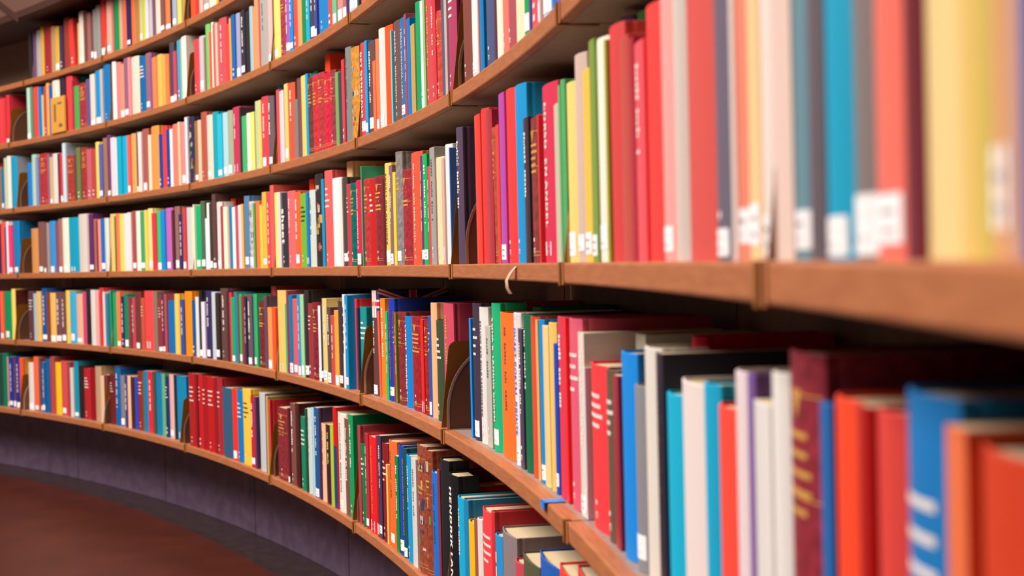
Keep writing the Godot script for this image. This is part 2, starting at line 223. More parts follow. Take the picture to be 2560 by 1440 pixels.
	[1,0.28752,0.0345,0.2218,0.155,0.009,"0c48b0","s","","","blue book between green and dark green ones, sixth bay, first shelf up"],
	[2,0.15666,0.0172,0.1855,0.048,0.024,"0c4cc8","s","","","slim blue book between yellow and red ones, seventh bay, second shelf up"],
	[1,0.32654,0.0373,0.1846,0.043,0.009,"067844","hdl3","","","green book between dark red and dark red ones, sixth bay, first shelf up"],
	[1,0.46207,0.0571,0.2187,0.17,0.009,"0c78c0","hd","","","blue book with light lettering between scarlet and yellow ones, fourth bay, first shelf up"],
	[4,0.17447,0.0513,0.1985,0.136,0.007,"b0505c","hd","","","rosy brown book with light lettering between salmon and cream ones, seventh bay, fourth shelf up"],
	[2,0.16933,0.0164,0.2108,0.159,0.024,"f4bc74","","","","slim yellow book between red and cyan ones, seventh bay, second shelf up"],
	[3,0.50221,0.0645,0.206,0.154,0.007,"0cb474","s","","","green book with white shelf label between cream and charcoal ones, fourth bay, third shelf up"],
	[4,0.34831,0.0488,0.1822,0.125,0.007,"a64454","gd","","","rosy brown book between red and light green ones, fifth bay, fourth shelf up"],
	[1,0.48484,0.0524,0.2426,0.18,0.009,"ac242c","hd","","","tall dark red book between dark red and purple ones, fourth bay, first shelf up"],
	[5,0.35668,0.1024,0.1766,0.134,0.007,"0e80cc","d","","","thick blue book between purple and crimson ones, fifth bay, fifth shelf up"],
	[1,0.54408,0.064,0.2226,0.166,0.026,"e8b4b0","s","","","tall pink book between navy and black ones, third bay, first shelf up"],
	[2,0.44668,0.0573,0.208,0.149,0.007,"645860","ts","","","purple book between navy and charcoal ones, fourth bay, second shelf up"],
	[5,0.63035,0.0883,0.1732,0.127,0.007,"b83848","gd","","","thick crimson book with gold tooling between green and purple ones, second bay, fifth shelf up"],
	[5,0.64577,0.0699,0.215,0.029,0.007,"e8404a","","","","red book between black and crimson ones, second bay, fifth shelf up"],
	[1,0.66564,0.0741,0.2228,0.167,0.026,"d84c54","s","","","thick tall red book between amber and dark red ones, second bay, first shelf up"],
	[5,0.56184,0.0702,0.1976,0.15,0.007,"0a66a4","hd","","","thick blue book between cream and rosy brown ones, third bay, fifth shelf up"],
	[4,0.57372,0.0668,0.2135,0.156,0.007,"dca860","","","","tan book between salmon and black ones, third bay, fourth shelf up"],
	[4,0.26331,0.0381,0.1664,0.122,0.007,"c8a868","","","","short tan book between blue and green ones, sixth bay, fourth shelf up"],
	[1,0.28399,0.0313,0.2204,0.15,0.009,"065060","ys","","MARTIN ANDAHL  NAGRA DAR UNDAR","dark green book between blue and cyan ones, sixth bay, first shelf up"],
	[6,0.59809,0.0653,0.2044,0.144,0.007,"f0a898","s","","","pink book between red and rosy brown ones, third bay, sixth shelf up"],
	[4,0.48706,0.0599,0.203,0.154,0.007,"f0d8c8","s","","","cream book between rosy brown and cyan ones, fourth bay, fourth shelf up"],
	[1,0.22056,0.0573,0.1685,0.115,0.009,"f8bc14","","","","short amber book between blue and brown ones, seventh bay, first shelf up"],
	[2,0.36271,0.0447,0.207,0.156,0.007,"ecd488","ts","","","yellow book between black and brown ones, fifth bay, second shelf up"],
	[1,0.50139,0.0531,0.2402,0.18,0.009,"a41418","h","","","tall dark red book between dark red and dark red ones, fourth bay, first shelf up"],
	[5,0.45112,0.0577,0.1893,0.133,0.007,"a0a4c8","s","","","light blue book between blue and charcoal ones, fourth bay, fifth shelf up"],
	[4,0.26712,0.0329,0.1839,0.133,0.007,"0c7cc8","","","","blue book between rosy brown and tan ones, sixth bay, fourth shelf up"],
	[1,0.44712,0.0542,0.2088,0.159,0.009,"c02038","ts","","","crimson book between yellow and charcoal ones, fourth bay, first shelf up"],
	[5,0.40102,0.0628,0.1781,0.123,0.007,"ae4654","gd","","","rosy brown book with gold tooling between yellow and violet ones, fifth bay, fifth shelf up"],
	[1,0.36314,0.0467,0.1963,0.135,0.009,"3c1c34","Lt","","","black book with white title between pink and lime ones, fifth bay, first shelf up"],
	[2,0.72216,0.0802,0.2072,0.142,0.007,"06905a","s","","","thick green book between orange and yellow ones, first bay, second shelf up"],
	[3,0.10979,0.0088,0.2077,0.153,0.007,"a8b038","","","","slim lime book between white and red ones, eighth bay, third shelf up"],
	[3,0.13918,0.0136,0.1977,0.148,0.007,"6cb878","","","","slim light green book between pale grey and light green ones, seventh bay, third shelf up"],
	[3,0.71034,0.0698,0.2245,0.174,0.007,"0e80c0","s","","fp","tall blue book between red and amber ones, first bay, third shelf up"],
	[2,0.5364,0.0729,0.1805,0.123,0.007,"0c70b8","","","","thick blue book between rosy brown and yellow ones, third bay, second shelf up"],
	[4,0.58398,0.0645,0.2124,0.155,0.007,"10b0dc","","","","cyan book between cyan and salmon ones, third bay, fourth shelf up"],
	[1,0.57967,0.0643,0.2166,0.168,0.026,"902c24","hd","","","dark red book with light lettering between purple and charcoal ones, third bay, first shelf up"],
	[1,0.62768,0.0674,0.2151,0.159,0.026,"c09878","","","","tan book between dark red and pink ones, second bay, first shelf up"],
	[3,0.65488,0.0683,0.2182,0.156,0.007,"e8ecd8","s","","","white book between rosy brown and cyan ones, second bay, third shelf up"],
	[2,0.64841,0.0722,0.2056,0.144,0.007,"3cacdc","s","","","thick cyan book between yellow and tan ones, second bay, second shelf up"],
	[3,0.44205,0.0545,0.1932,0.148,0.007,"e4dce4","sv","","","white book between slate blue and olive ones, fourth bay, third shelf up"],
	[2,0.39512,0.0477,0.2013,0.144,0.007,"e4606c","s","","","salmon book with white shelf label between blue and blue ones, fifth bay, second shelf up"],
	[6,0.64672,0.0699,0.2011,0.145,0.007,"9a3a30","","","","dark red book between charcoal and red ones, second bay, sixth shelf up"],
	[1,0.34306,0.0357,0.2281,0.172,0.009,"84544c","t","","","tall brown book with white title between white and green ones, fifth bay, first shelf up"],
	[2,0.42416,0.058,0.1737,0.123,0.007,"fa9c54","s","","","amber book with white shelf label between charcoal and scarlet ones, fourth bay, second shelf up"],
	[2,0.57417,0.0643,0.2078,0.158,0.007,"743430","s","","","brown book with white shelf label between crimson and red ones, third bay, second shelf up"],
	[2,0.34557,0.0413,0.2035,0.065,0.007,"3c3434","s","","","charcoal book with white shelf label between amber and white ones, fifth bay, second shelf up"],
	[3,0.28856,0.0319,0.2016,0.149,0.007,"8c6c6c","ts","","","rosy brown book between yellow and yellow ones, sixth bay, third shelf up"],
	[4,0.38591,0.05,0.225,0.145,0.055,"0c9448","","","","green book rising behind others, fifth bay, fourth shelf up"],
	[4,0.19855,0.0359,0.2222,0.173,0.007,"0a80c0","","","","tall blue book between tan and purple ones, seventh bay, fourth shelf up"],
	[4,0.63089,0.0683,0.2034,0.144,0.007,"ba3c3c","gd","","","crimson book with gold tooling between olive and rosy brown ones, second bay, fourth shelf up"],
	[4,0.2543,0.0275,0.1959,0.137,0.007,"f0eeec","s","","","white book between green and light green ones, sixth bay, fourth shelf up"],
	[4,0.373,0.0431,0.1939,0.033,0.007,"7c443c","g","","","brown book with gold tooling between cyan and red ones, fifth bay, fourth shelf up"],
	[1,0.39656,0.0403,0.2246,0.168,0.009,"4c2020","","","","tall maroon book between brown and green ones, fifth bay, first shelf up"],
	[4,0.71086,0.0652,0.2202,0.153,0.007,"1c98c4","","fg","","cyan book between pale grey and blue ones, first bay, fourth shelf up"],
	[3,0.44758,0.0489,0.2116,0.162,0.007,"5484ac","s","","","slate blue book between amber and white ones, fourth bay, third shelf up"],
	[3,0.41742,0.0397,0.2279,0.159,0.007,"ec6460","","","","tall salmon book between red and yellow ones, fourth bay, third shelf up"],
	[5,0.49319,0.0601,0.1782,0.122,0.007,"c8c0cc","s","","","pale grey book between red and rosy brown ones, fourth bay, fifth shelf up"],
	[5,0.55493,0.0591,0.1998,0.142,0.007,"9a6470","s","","","rosy brown book between blue and purple ones, third bay, fifth shelf up"],
	[4,0.404,0.0458,0.193,0.148,0.007,"ecdcdc","","","","white book between red and yellow ones, fifth bay, fourth shelf up"],
	[1,0.46772,0.0485,0.2182,0.153,0.009,"f43018","s","","","scarlet book with white shelf label between purple and blue ones, fourth bay, first shelf up"],
	[1,0.73187,0.0636,0.2361,0.174,0.026,"0c7850","","","","tall green book between dark green and tan ones, first bay, first shelf up"],
	[6,0.58885,0.0644,0.1906,0.138,0.007,"0c9050","","","","green book between rosy brown and tan ones, third bay, sixth shelf up"],
	[3,0.57579,0.058,0.2162,0.154,0.007,"a8504c","s","","","rosy brown book between white and white ones, third bay, third shelf up"],
	[1,0.29109,0.0319,0.1964,0.14,0.009,"088c44","t","","","green book with white title between orange and blue ones, sixth bay, first shelf up"],
	[1,0.64055,0.0677,0.202,0.145,0.026,"b42028","hd","","","dark red book between black and dark red ones, second bay, first shelf up"],
	[3,0.33807,0.0357,0.2053,0.144,0.007,"46403c","s","","","charcoal book between pale grey and crimson ones, fifth bay, third shelf up"],
	[3,0.47863,0.0503,0.2073,0.045,0.007,"ecdcdc","s","","","white book between brown and dark red ones, fourth bay, third shelf up"],
	[3,0.60048,0.0557,0.2144,0.152,0.007,"f8cc78","","","","yellow book between white and olive ones, third bay, third shelf up"],
	[1,0.3555,0.0328,0.2455,0.18,0.009,"d81c18","n","","","tall red book between lime and white ones, fifth bay, first shelf up"],
	[1,0.3839,0.0391,0.2209,0.159,0.009,"c8dcd0","T","","","pale grey book between dark green and light blue ones, fifth bay, first shelf up"],
	[1,0.69721,0.0555,0.229,0.174,0.026,"fc6844","sl2","","","tall orange book between pale grey and brown ones, second bay, first shelf up"],
	[4,0.34343,0.0423,0.1718,0.128,0.007,"7ea45c","","","","light green book between rosy brown and dark green ones, fifth bay, fourth shelf up"],
	[4,0.51683,0.0539,0.2066,0.152,0.007,"f08c8c","s","","","tan book with white shelf label between pink and white ones, third bay, fourth shelf up"],
	[4,0.46373,0.0515,0.1955,0.151,0.007,"a4b094","s","","","grey book between light blue and crimson ones, fourth bay, fourth shelf up"],
	[4,0.17936,0.04,0.1823,0.129,0.007,"f27c70","hd","","","salmon book with light lettering between white and rosy brown ones, seventh bay, fourth shelf up"],
	[5,0.44542,0.049,0.1896,0.133,0.007,"3a3440","ts","","","charcoal book between light blue and black ones, fourth bay, fifth shelf up"],
	[2,0.69581,0.0675,0.2093,0.156,0.007,"5c3844","hd","","","charcoal book with light lettering between yellow and light blue ones, second bay, second shelf up"],
	[5,0.65382,0.0585,0.215,0.164,0.007,"34203a","","ft","","black book between cream and red ones, second bay, fifth shelf up"],
	[2,0.39987,0.041,0.2113,0.148,0.007,"0c78a8","s","","","blue book between dark red and salmon ones, fifth bay, second shelf up"],
	[4,0.46923,0.0514,0.1945,0.147,0.007,"b0d8e4","s","","","light blue book between cyan and grey ones, fourth bay, fourth shelf up"],
	[2,0.38346,0.0364,0.2247,0.171,0.007,"302a2a","s","","","tall black book between light green and dark red ones, fifth bay, second shelf up"],
	[3,0.51313,0.0535,0.2039,0.156,0.007,"ccd0cc","","","","pale grey book between red and pale grey ones, third bay, third shelf up"],
	[3,0.6695,0.0637,0.211,0.145,0.007,"3494d8","s","","","cyan book with white shelf label between grey and purple ones, second bay, third shelf up"],
	[5,0.4995,0.058,0.1755,0.12,0.007,"dc4448","d","","","red book between white and pale grey ones, fourth bay, fifth shelf up"],
	[1,0.60561,0.0573,0.2183,0.169,0.026,"0c60a8","t","","","blue book with white title between maroon and grey ones, third bay, first shelf up"],
	[2,0.48751,0.0488,0.2124,0.16,0.007,"ccd4dc","","","","pale grey book between navy and black ones, fourth bay, second shelf up"],
	[1,0.30821,0.0285,0.2217,0.151,0.009,"483c60","ts","","","charcoal book between dark red and dark red ones, sixth bay, first shelf up"],
	[3,0.68246,0.064,0.2111,0.161,0.007,"80544a","s","","","brown book with white shelf label between amber and brown ones, second bay, third shelf up"],
	[3,0.52679,0.0511,0.2127,0.162,0.007,"986a64","s","","","rosy brown book between maroon and navy ones, third bay, third shelf up"],
	[2,0.35821,0.0395,0.187,0.065,0.007,"624844","ts","","","brown book between yellow and red ones, fifth bay, second shelf up"],
	[1,0.15852,0.132,0.2171,0.165,0.009,"1c5cb8","","","","thick blue book between charcoal and scarlet ones, seventh bay, first shelf up"],
	[3,0.42639,0.0429,0.2131,0.151,0.007,"f8c050","s","","","yellow book with white shelf label between yellow and red ones, fourth bay, third shelf up"],
	[4,0.66383,0.0641,0.2019,0.155,0.007,"e8dcd8","","","","white book between tan and maroon ones, second bay, fourth shelf up"],
]
const FAR_BOOKS := [
	[5,0.61259,0.0593,0.2023,0.138,0.007,"0e88c8","s",""],
	[2,0.13654,0.0081,0.1688,0.117,0.024,"c8ccd8","s",""],
	[3,0.42182,0.0425,0.2095,0.152,0.007,"d4404c","td",""],
	[3,0.41261,0.0369,0.2053,0.149,0.007,"f8d880","",""],
	[3,0.4963,0.046,0.2179,0.17,0.007,"4c6048","s",""],
	[4,0.44763,0.0547,0.1646,0.12,0.007,"40a868","",""],
	[6,0.63958,0.0477,0.1858,0.133,0.007,"d83a34","dl5",""],
	[2,0.34999,0.0413,0.1802,0.065,0.007,"e89c3c","s",""],
	[3,0.6897,0.0714,0.1864,0.139,0.007,"c88850","",""],
	[5,0.51267,0.0471,0.2037,0.146,0.007,"f6ead8","",""],
	[2,0.64113,0.064,0.1978,0.154,0.007,"e0a888","sv",""],
	[4,0.47461,0.049,0.1948,0.143,0.007,"24b4d4","s",""],
	[2,0.37935,0.0403,0.1919,0.143,0.007,"903038","gd",""],
	[4,0.36777,0.05,0.2455,0.15,0.043,"fa4418","",""],
	[2,0.60056,0.0533,0.205,0.144,0.007,"249858","",""],
	[2,0.6649,0.0617,0.2053,0.149,0.007,"6a464c","ts",""],
	[5,0.58924,0.0534,0.2061,0.145,0.007,"e87a7c","",""],
	[4,0.16202,0.0477,0.2072,0.146,0.007,"049a52","s",""],
	[4,0.5383,0.0497,0.2112,0.154,0.007,"f03838","",""],
	[5,0.44029,0.0469,0.1792,0.125,0.007,"2a2428","v",""],
	[5,0.48607,0.0453,0.206,0.145,0.007,"74b868","",""],
	[5,0.51907,0.0502,0.1991,0.14,0.007,"4896b4","d",""],
	[3,0.58545,0.0537,0.2107,0.154,0.007,"d8d8d4","",""],
	[1,0.67273,0.0588,0.2141,0.159,0.026,"eab81c","",""],
	[4,0.39875,0.0375,0.2059,0.159,0.007,"f2c074","s",""],
	[5,0.68355,0.0582,0.21,0.164,0.007,"e04038","",""],
	[4,0.38511,0.0379,0.2049,0.045,0.007,"6e4a4a","",""],
	[1,0.61175,0.0578,0.1907,0.026,0.026,"681818","h",""],
	[5,0.54191,0.056,0.179,0.139,0.007,"f0b058","",""],
	[1,0.56795,0.0487,0.2219,0.151,0.026,"d02438","t",""],
	[3,0.33435,0.0336,0.1874,0.045,0.007,"b03c44","gd",""],
	[1,0.38005,0.0327,0.2252,0.158,0.009,"a4c4dc","t",""],
	[2,0.38731,0.0353,0.214,0.164,0.007,"98cc98","s",""],
	[3,0.23697,0.0236,0.1811,0.136,0.007,"cca898","s",""],
	[5,0.52777,0.0474,0.2019,0.154,0.007,"4a3e4c","s",""],
	[5,0.42937,0.0401,0.2075,0.159,0.007,"f0906c","",""],
	[3,0.32982,0.05,0.2283,0.145,0.055,"e4504c","",""],
	[4,0.42506,0.05,0.2305,0.145,0.055,"0c78bc","",""],
	[2,0.52985,0.0497,0.2031,0.138,0.007,"f4c454","",""],
	[2,0.68085,0.055,0.2197,0.156,0.007,"0c4c94","ts",""],
	[1,0.22523,0.0298,0.1981,0.143,0.009,"0c7cb0","",""],
	[3,0.55753,0.0469,0.218,0.164,0.007,"e8d48c","s",""],
	[2,0.67137,0.0595,0.2012,0.146,0.007,"eab05c","s",""],
	[4,0.59007,0.0494,0.2152,0.166,0.007,"04a4c0","",""],
	[3,0.48338,0.0384,0.2342,0.045,0.007,"5a3c38","ds",""],
	[5,0.37734,0.0569,0.1918,0.14,0.007,"0a8040","",""],
	[1,0.64708,0.0545,0.2094,0.155,0.026,"241c1a","",""],
	[5,0.46276,0.0469,0.1737,0.135,0.007,"e04040","",""],
	[3,0.62462,0.0487,0.2232,0.155,0.007,"5a2a60","su",""],
	[2,0.4826,0.0428,0.2096,0.16,0.007,"302420","s",""],
	[6,0.60477,0.0464,0.2117,0.156,0.007,"d8342a","s",""],
	[2,0.61563,0.049,0.2217,0.172,0.007,"c8303c","",""],
	[3,0.54263,0.0474,0.2053,0.149,0.007,"0c84cc","",""],
	[1,0.50627,0.0381,0.2409,0.174,0.009,"b41c20","hd",""],
	[3,0.25775,0.0218,0.1995,0.153,0.007,"4c3c74","ts",""],
	[4,0.4422,0.0469,0.1683,0.123,0.007,"f0e4c8","s",""],
	[1,0.68428,0.0513,0.2247,0.16,0.026,"0c5890","",""],
	[4,0.59729,0.0424,0.2172,0.167,0.007,"e8d0dc","",""],
	[3,0.56558,0.0472,0.2105,0.148,0.007,"3c9c64","s",""],
	[1,0.6341,0.0531,0.2066,0.145,0.026,"8c0c10","",""],
	[4,0.27009,0.0224,0.1967,0.137,0.007,"98405c","t",""],
	[3,0.25085,0.0238,0.1762,0.126,0.007,"c04c50","t",""],
	[4,0.33928,0.035,0.1682,0.128,0.007,"2e3c44","",""],
	[2,0.62979,0.0492,0.2177,0.148,0.007,"241c24","u",""],
	[3,0.43382,0.0397,0.1911,0.135,0.007,"f87440","",""],
	[1,0.24368,0.05,0.1951,0.145,0.055,"d81818","",""],
	[4,0.1553,0.0491,0.2026,0.146,0.007,"d04c60","d",""],
	[5,0.57954,0.0455,0.2112,0.029,0.007,"8a5c78","s",""],
	[1,0.17185,0.1181,0.1929,0.139,0.009,"4c5038","",""],
	[5,0.41529,0.0377,0.1824,0.136,0.007,"d4aca8","s",""],
	[4,0.31115,0.0256,0.2019,0.14,0.007,"1494d4","s",""],
	[3,0.55251,0.0469,0.2004,0.147,0.007,"d0343e","",""],
	[4,0.14732,0.0637,0.1901,0.145,0.007,"b8d4f0","s",""],
	[4,0.4325,0.0379,0.1932,0.045,0.007,"b0c490","",""],
	[2,0.55364,0.0443,0.2105,0.158,0.007,"8c6c60","",""],
	[3,0.47075,0.0424,0.1902,0.045,0.007,"f0e8d0","",""],
	[4,0.60244,0.0406,0.2301,0.17,0.007,"64385c","s",""],
	[2,0.35415,0.0362,0.1673,0.065,0.007,"c0483c","t",""],
	[1,0.32264,0.0257,0.2134,0.043,0.009,"a82838","ts",""],
	[2,0.51042,0.0444,0.1848,0.128,0.007,"0c5080","d",""],
	[5,0.45628,0.0386,0.1924,0.135,0.007,"1a60a8","d",""],
	[3,0.54758,0.0452,0.202,0.141,0.007,"38b868","s",""],
	[6,0.67904,0.0532,0.1924,0.14,0.007,"a19b9b","",""],
	[1,0.35895,0.0314,0.2011,0.145,0.009,"a8bc30","",""],
	[1,0.65248,0.0467,0.2255,0.165,0.026,"0c88a4","s",""],
	[2,0.2696,0.0232,0.1806,0.127,0.024,"ec1818","s",""],
	[2,0.39088,0.0312,0.2136,0.166,0.007,"3088bc","ts",""],
	[1,0.57283,0.0426,0.2215,0.157,0.026,"0c78a8","",""],
	[2,0.62466,0.0468,0.2139,0.155,0.007,"d4d0cc","",""],
	[2,0.26288,0.0223,0.1891,0.138,0.024,"2c50a0","hs",""],
	[2,0.63507,0.0494,0.2059,0.159,0.007,"c0406c","",""],
	[4,0.60695,0.0434,0.2224,0.161,0.007,"946a5c","",""],
	[6,0.56989,0.0537,0.1699,0.127,0.007,"d86a40","",""],
	[3,0.57039,0.0428,0.2141,0.146,0.007,"e8e8d8","s",""],
	[4,0.2309,0.0211,0.1682,0.115,0.007,"b8a8a8","",""],
	[4,0.43743,0.0423,0.1667,0.125,0.007,"f4d878","",""],
	[5,0.61837,0.0488,0.1952,0.143,0.007,"d8ccc0","s",""],
	[4,0.50191,0.036,0.1973,0.145,0.007,"9a6444","s",""],
	[2,0.41898,0.0387,0.1746,0.135,0.007,"e45028","",""],
	[3,0.72522,0.048,0.223,0.153,0.007,"ec5038","",""],
	[1,0.67825,0.0446,0.2351,0.166,0.026,"ac4448","",""],
	[4,0.6881,0.0481,0.2137,0.166,0.007,"a8c4b0","",""],
	[3,0.61107,0.0471,0.2011,0.14,0.007,"0e68bc","s",""],
	[1,0.70337,0.0519,0.2035,0.139,0.026,"d8ccc4","s",""],
	[5,0.39542,0.0417,0.1831,0.137,0.007,"a84cb0","ts",""],
	[2,0.65898,0.049,0.2034,0.141,0.007,"684440","ts",""],
	[1,0.19734,0.0442,0.1847,0.132,0.009,"1c8cc8","t",""],
	[5,0.69186,0.0443,0.215,0.149,0.007,"b0d0c0","s",""],
	[3,0.34139,0.0261,0.2038,0.149,0.007,"e4d4d0","",""],
	[3,0.59061,0.0428,0.2107,0.149,0.007,"f8c85c","",""],
	[5,0.57749,0.05,0.215,0.15,0.039,"c8a884","",""],
	[2,0.30487,0.0245,0.1874,0.132,0.024,"10b070","t",""],
	[4,0.30014,0.0253,0.1901,0.133,0.007,"e87850","s",""],
	[1,0.54964,0.0402,0.2111,0.149,0.026,"1c2c60","hd",""],
	[4,0.33591,0.0276,0.1925,0.148,0.007,"c83a48","d",""],
	[1,0.71758,0.046,0.2227,0.162,0.026,"1c2884","ts",""],
	[4,0.62473,0.0469,0.1933,0.14,0.007,"b85c6c","d",""],
	[5,0.63791,0.0531,0.1691,0.029,0.007,"4a9a4c","",""],
	[3,0.52177,0.0427,0.1857,0.134,0.007,"24285e","t",""],
	[2,0.34205,0.0242,0.2192,0.163,0.007,"e0dce4","T",""],
	[5,0.39095,0.0416,0.1964,0.151,0.007,"1484cc","ts",""],
	[6,0.60958,0.0435,0.1983,0.144,0.007,"8c8c8a","",""],
	[2,0.3124,0.0145,0.1857,0.14,0.024,"e05c48","l3",""],
	[6,0.62921,0.0435,0.2027,0.157,0.007,"e2d4c8","s",""],
	[5,0.36767,0.0514,0.1894,0.144,0.007,"403a46","ts",""],
	[3,0.34714,0.05,0.2476,0.15,0.039,"f4cc94","",""],
	[2,0.46479,0.036,0.1973,0.152,0.007,"1c9c64","s",""],
	[2,0.58678,0.0427,0.2018,0.148,0.007,"0c7c58","s",""],
	[2,0.68631,0.0469,0.2072,0.155,0.007,"dcb468","",""],
	[5,0.59415,0.0384,0.215,0.161,0.007,"f4e4dc","",""],
	[4,0.63685,0.0431,0.2075,0.153,0.007,"6a7440","d",""],
	[2,0.29772,0.0217,0.1881,0.134,0.024,"8c2c30","g",""],
	[5,0.3865,0.0415,0.1797,0.136,0.007,"e0483c","d",""],
	[1,0.33016,0.0205,0.2233,0.173,0.009,"a43844","",""],
	[5,0.5472,0.0429,0.1768,0.135,0.007,"f08050","",""],
	[4,0.7166,0.0421,0.2256,0.166,0.007,"d8d8c8","",""],
	[1,0.71289,0.0417,0.2199,0.162,0.026,"e45434","","fy"],
	[1,0.60021,0.0439,0.1923,0.143,0.026,"7c7884","s",""],
	[6,0.62459,0.0426,0.1926,0.134,0.007,"6a3a30","",""],
	[5,0.58418,0.0411,0.1949,0.029,0.007,"f08c70","s",""],
	[2,0.54897,0.0427,0.1845,0.13,0.007,"8c2c38","hs",""],
	[1,0.32476,0.05,0.1951,0.145,0.055,"f06040","",""],
	[2,0.52322,0.0408,0.1851,0.134,0.007,"304c94","t",""],
	[6,0.56443,0.0483,0.1835,0.134,0.007,"a87840","",""],
	[4,0.56634,0.0365,0.2131,0.154,0.007,"e8d4d4","",""],
	[1,0.21311,0.0306,0.1847,0.132,0.009,"d8d0cc","",""],
	[3,0.29365,0.0474,0.231,0.145,0.055,"4c2c28","",""],
	[4,0.40796,0.028,0.1998,0.15,0.007,"dc4850","",""],
	[4,0.61551,0.0388,0.2136,0.165,0.007,"f8cc64","",""],
	[6,0.57966,0.0429,0.1808,0.133,0.007,"d86a50","",""],
	[2,0.59134,0.0426,0.1905,0.132,0.007,"1c2450","td",""],
	[2,0.4537,0.0314,0.2029,0.158,0.007,"843038","",""],
	[2,0.5056,0.0325,0.195,0.139,0.007,"d4dcdc","",""],
	[4,0.61991,0.0432,0.19,0.132,0.007,"b0443e","d",""],
	[6,0.53021,0.0644,0.176,0.127,0.007,"f07a48","s",""],
	[1,0.31078,0.0191,0.2192,0.165,0.009,"8c1c30","s",""],
	[2,0.33732,0.0027,0.2134,0.146,0.024,"0c80bc","",""],
	[1,0.61781,0.0424,0.1863,0.026,0.026,"6c2c28","",""],
	[2,0.59567,0.0381,0.2089,0.154,0.007,"f0784c","s",""],
	[4,0.54302,0.0386,0.1878,0.131,0.007,"1c3c88","d",""],
	[5,0.53673,0.0408,0.1711,0.131,0.007,"e8a24c","",""],
	[1,0.5956,0.0424,0.1888,0.145,0.026,"34386c","t",""],
	[3,0.48718,0.0326,0.2078,0.045,0.007,"3a302e","s",""],
	[6,0.57506,0.0429,0.174,0.135,0.007,"2c2050","s",""],
	[5,0.71574,0.04,0.2066,0.148,0.007,"c82e38","s",""],
	[1,0.55359,0.0335,0.2198,0.159,0.026,"5ca878","",""],
	[4,0.61135,0.0387,0.203,0.145,0.007,"5060a0","s",""],
	[5,0.62331,0.0435,0.1813,0.126,0.007,"5e5080","",""],
	[1,0.48912,0.0273,0.2402,0.18,0.009,"8c1418","",""],
	[3,0.71633,0.042,0.2093,0.144,0.007,"e03a68","s",""],
	[6,0.66136,0.0423,0.1864,0.142,0.007,"b08a60","",""],
	[2,0.36876,0.0263,0.1875,0.145,0.007,"ece4ec","s",""],
	[4,0.6932,0.0471,0.1814,0.124,0.007,"0e78c8","",""],
	[3,0.6606,0.0386,0.2161,0.157,0.007,"9c6458","s",""],
	[4,0.30288,0.0255,0.1485,0.115,0.007,"ec6c44","",""],
	[2,0.71584,0.0379,0.218,0.154,0.007,"f0cc60","","fm"],
	[1,0.24996,0.0168,0.218,0.153,0.009,"7c3444","",""],
	[3,0.45424,0.0318,0.188,0.131,0.007,"d4d0e0","",""],
	[4,0.38888,0.0324,0.1541,0.045,0.007,"7c7478","",""],
	[1,0.72506,0.0396,0.2205,0.164,0.026,"14308c","ts",""],
	[4,0.53381,0.034,0.1974,0.149,0.007,"1c3c88","d",""],
	[2,0.22437,0.0138,0.1958,0.048,0.024,"0c88dc","",""],
	[5,0.53242,0.0395,0.1693,0.129,0.007,"f07848","",""],
	[2,0.65431,0.0382,0.2115,0.163,0.007,"e0bc54","",""],
	[3,0.46449,0.0318,0.1892,0.13,0.007,"0c7cb0","",""],
	[3,0.45766,0.0319,0.1864,0.132,0.007,"b84c50","",""],
	[2,0.49899,0.0361,0.1795,0.137,0.007,"e8dcec","v",""],
	[6,0.65681,0.0426,0.1786,0.137,0.007,"d0a23c","s",""],
	[5,0.43322,0.0293,0.1799,0.139,0.007,"f0905c","",""],
	[3,0.58073,0.0344,0.2126,0.148,0.007,"f4dce0","",""],
	[3,0.28578,0.0197,0.1861,0.136,0.007,"f8c848","",""],
	[3,0.51774,0.0325,0.2057,0.15,0.007,"c83c44","s",""],
	[3,0.46107,0.0317,0.1848,0.139,0.007,"f4e8ec","",""],
	[3,0.59474,0.0343,0.2141,0.162,0.007,"fc7454","",""],
	[2,0.6202,0.0363,0.2101,0.16,0.007,"e0a49c","",""],
	[2,0.46137,0.0277,0.2142,0.152,0.007,"0c809c","",""],
	[5,0.34822,0.0561,0.1804,0.14,0.007,"bc4a50","d",""],
	[3,0.40928,0.0249,0.2049,0.145,0.007,"d4ccd0","",""],
	[5,0.38233,0.0363,0.1903,0.144,0.007,"e89c64","",""],
	[2,0.45685,0.0273,0.2086,0.15,0.007,"2ca45c","s",""],
	[5,0.43629,0.0277,0.1873,0.139,0.007,"90b8cc","",""],
	[2,0.54495,0.0324,0.2091,0.161,0.007,"54243c","ts",""],
	[4,0.65292,0.0317,0.2366,0.167,0.007,"c4d8e4","","cg"],
	[5,0.67848,0.0364,0.205,0.149,0.007,"1478bc","",""],
	[5,0.67277,0.038,0.2036,0.14,0.007,"b83a40","d",""],
	[3,0.15471,0.0095,0.1792,0.132,0.007,"d2323a","",""],
	[4,0.25204,0.0145,0.201,0.143,0.007,"88b878","",""],
	[2,0.60929,0.0362,0.199,0.141,0.007,"0c78a0","",""],
	[6,0.62033,0.0371,0.183,0.128,0.007,"94605c","",""],
	[4,0.49834,0.0305,0.1972,0.139,0.007,"e0b898","",""],
	[3,0.36166,0.0205,0.2138,0.145,0.007,"0c90b8","",""],
	[5,0.32366,0.0956,0.1869,0.13,0.007,"9ad4ec","s",""],
	[1,0.50967,0.0252,0.2425,0.173,0.009,"7c0c10","",""],
	[3,0.29701,0.02,0.1793,0.045,0.007,"6a1a28","",""],
	[2,0.42859,0.0246,0.2055,0.157,0.007,"5c4458","",""],
	[2,0.44044,0.0253,0.2101,0.045,0.007,"1ca464","s",""],
	[2,0.50239,0.0272,0.2163,0.154,0.007,"201c20","s",""],
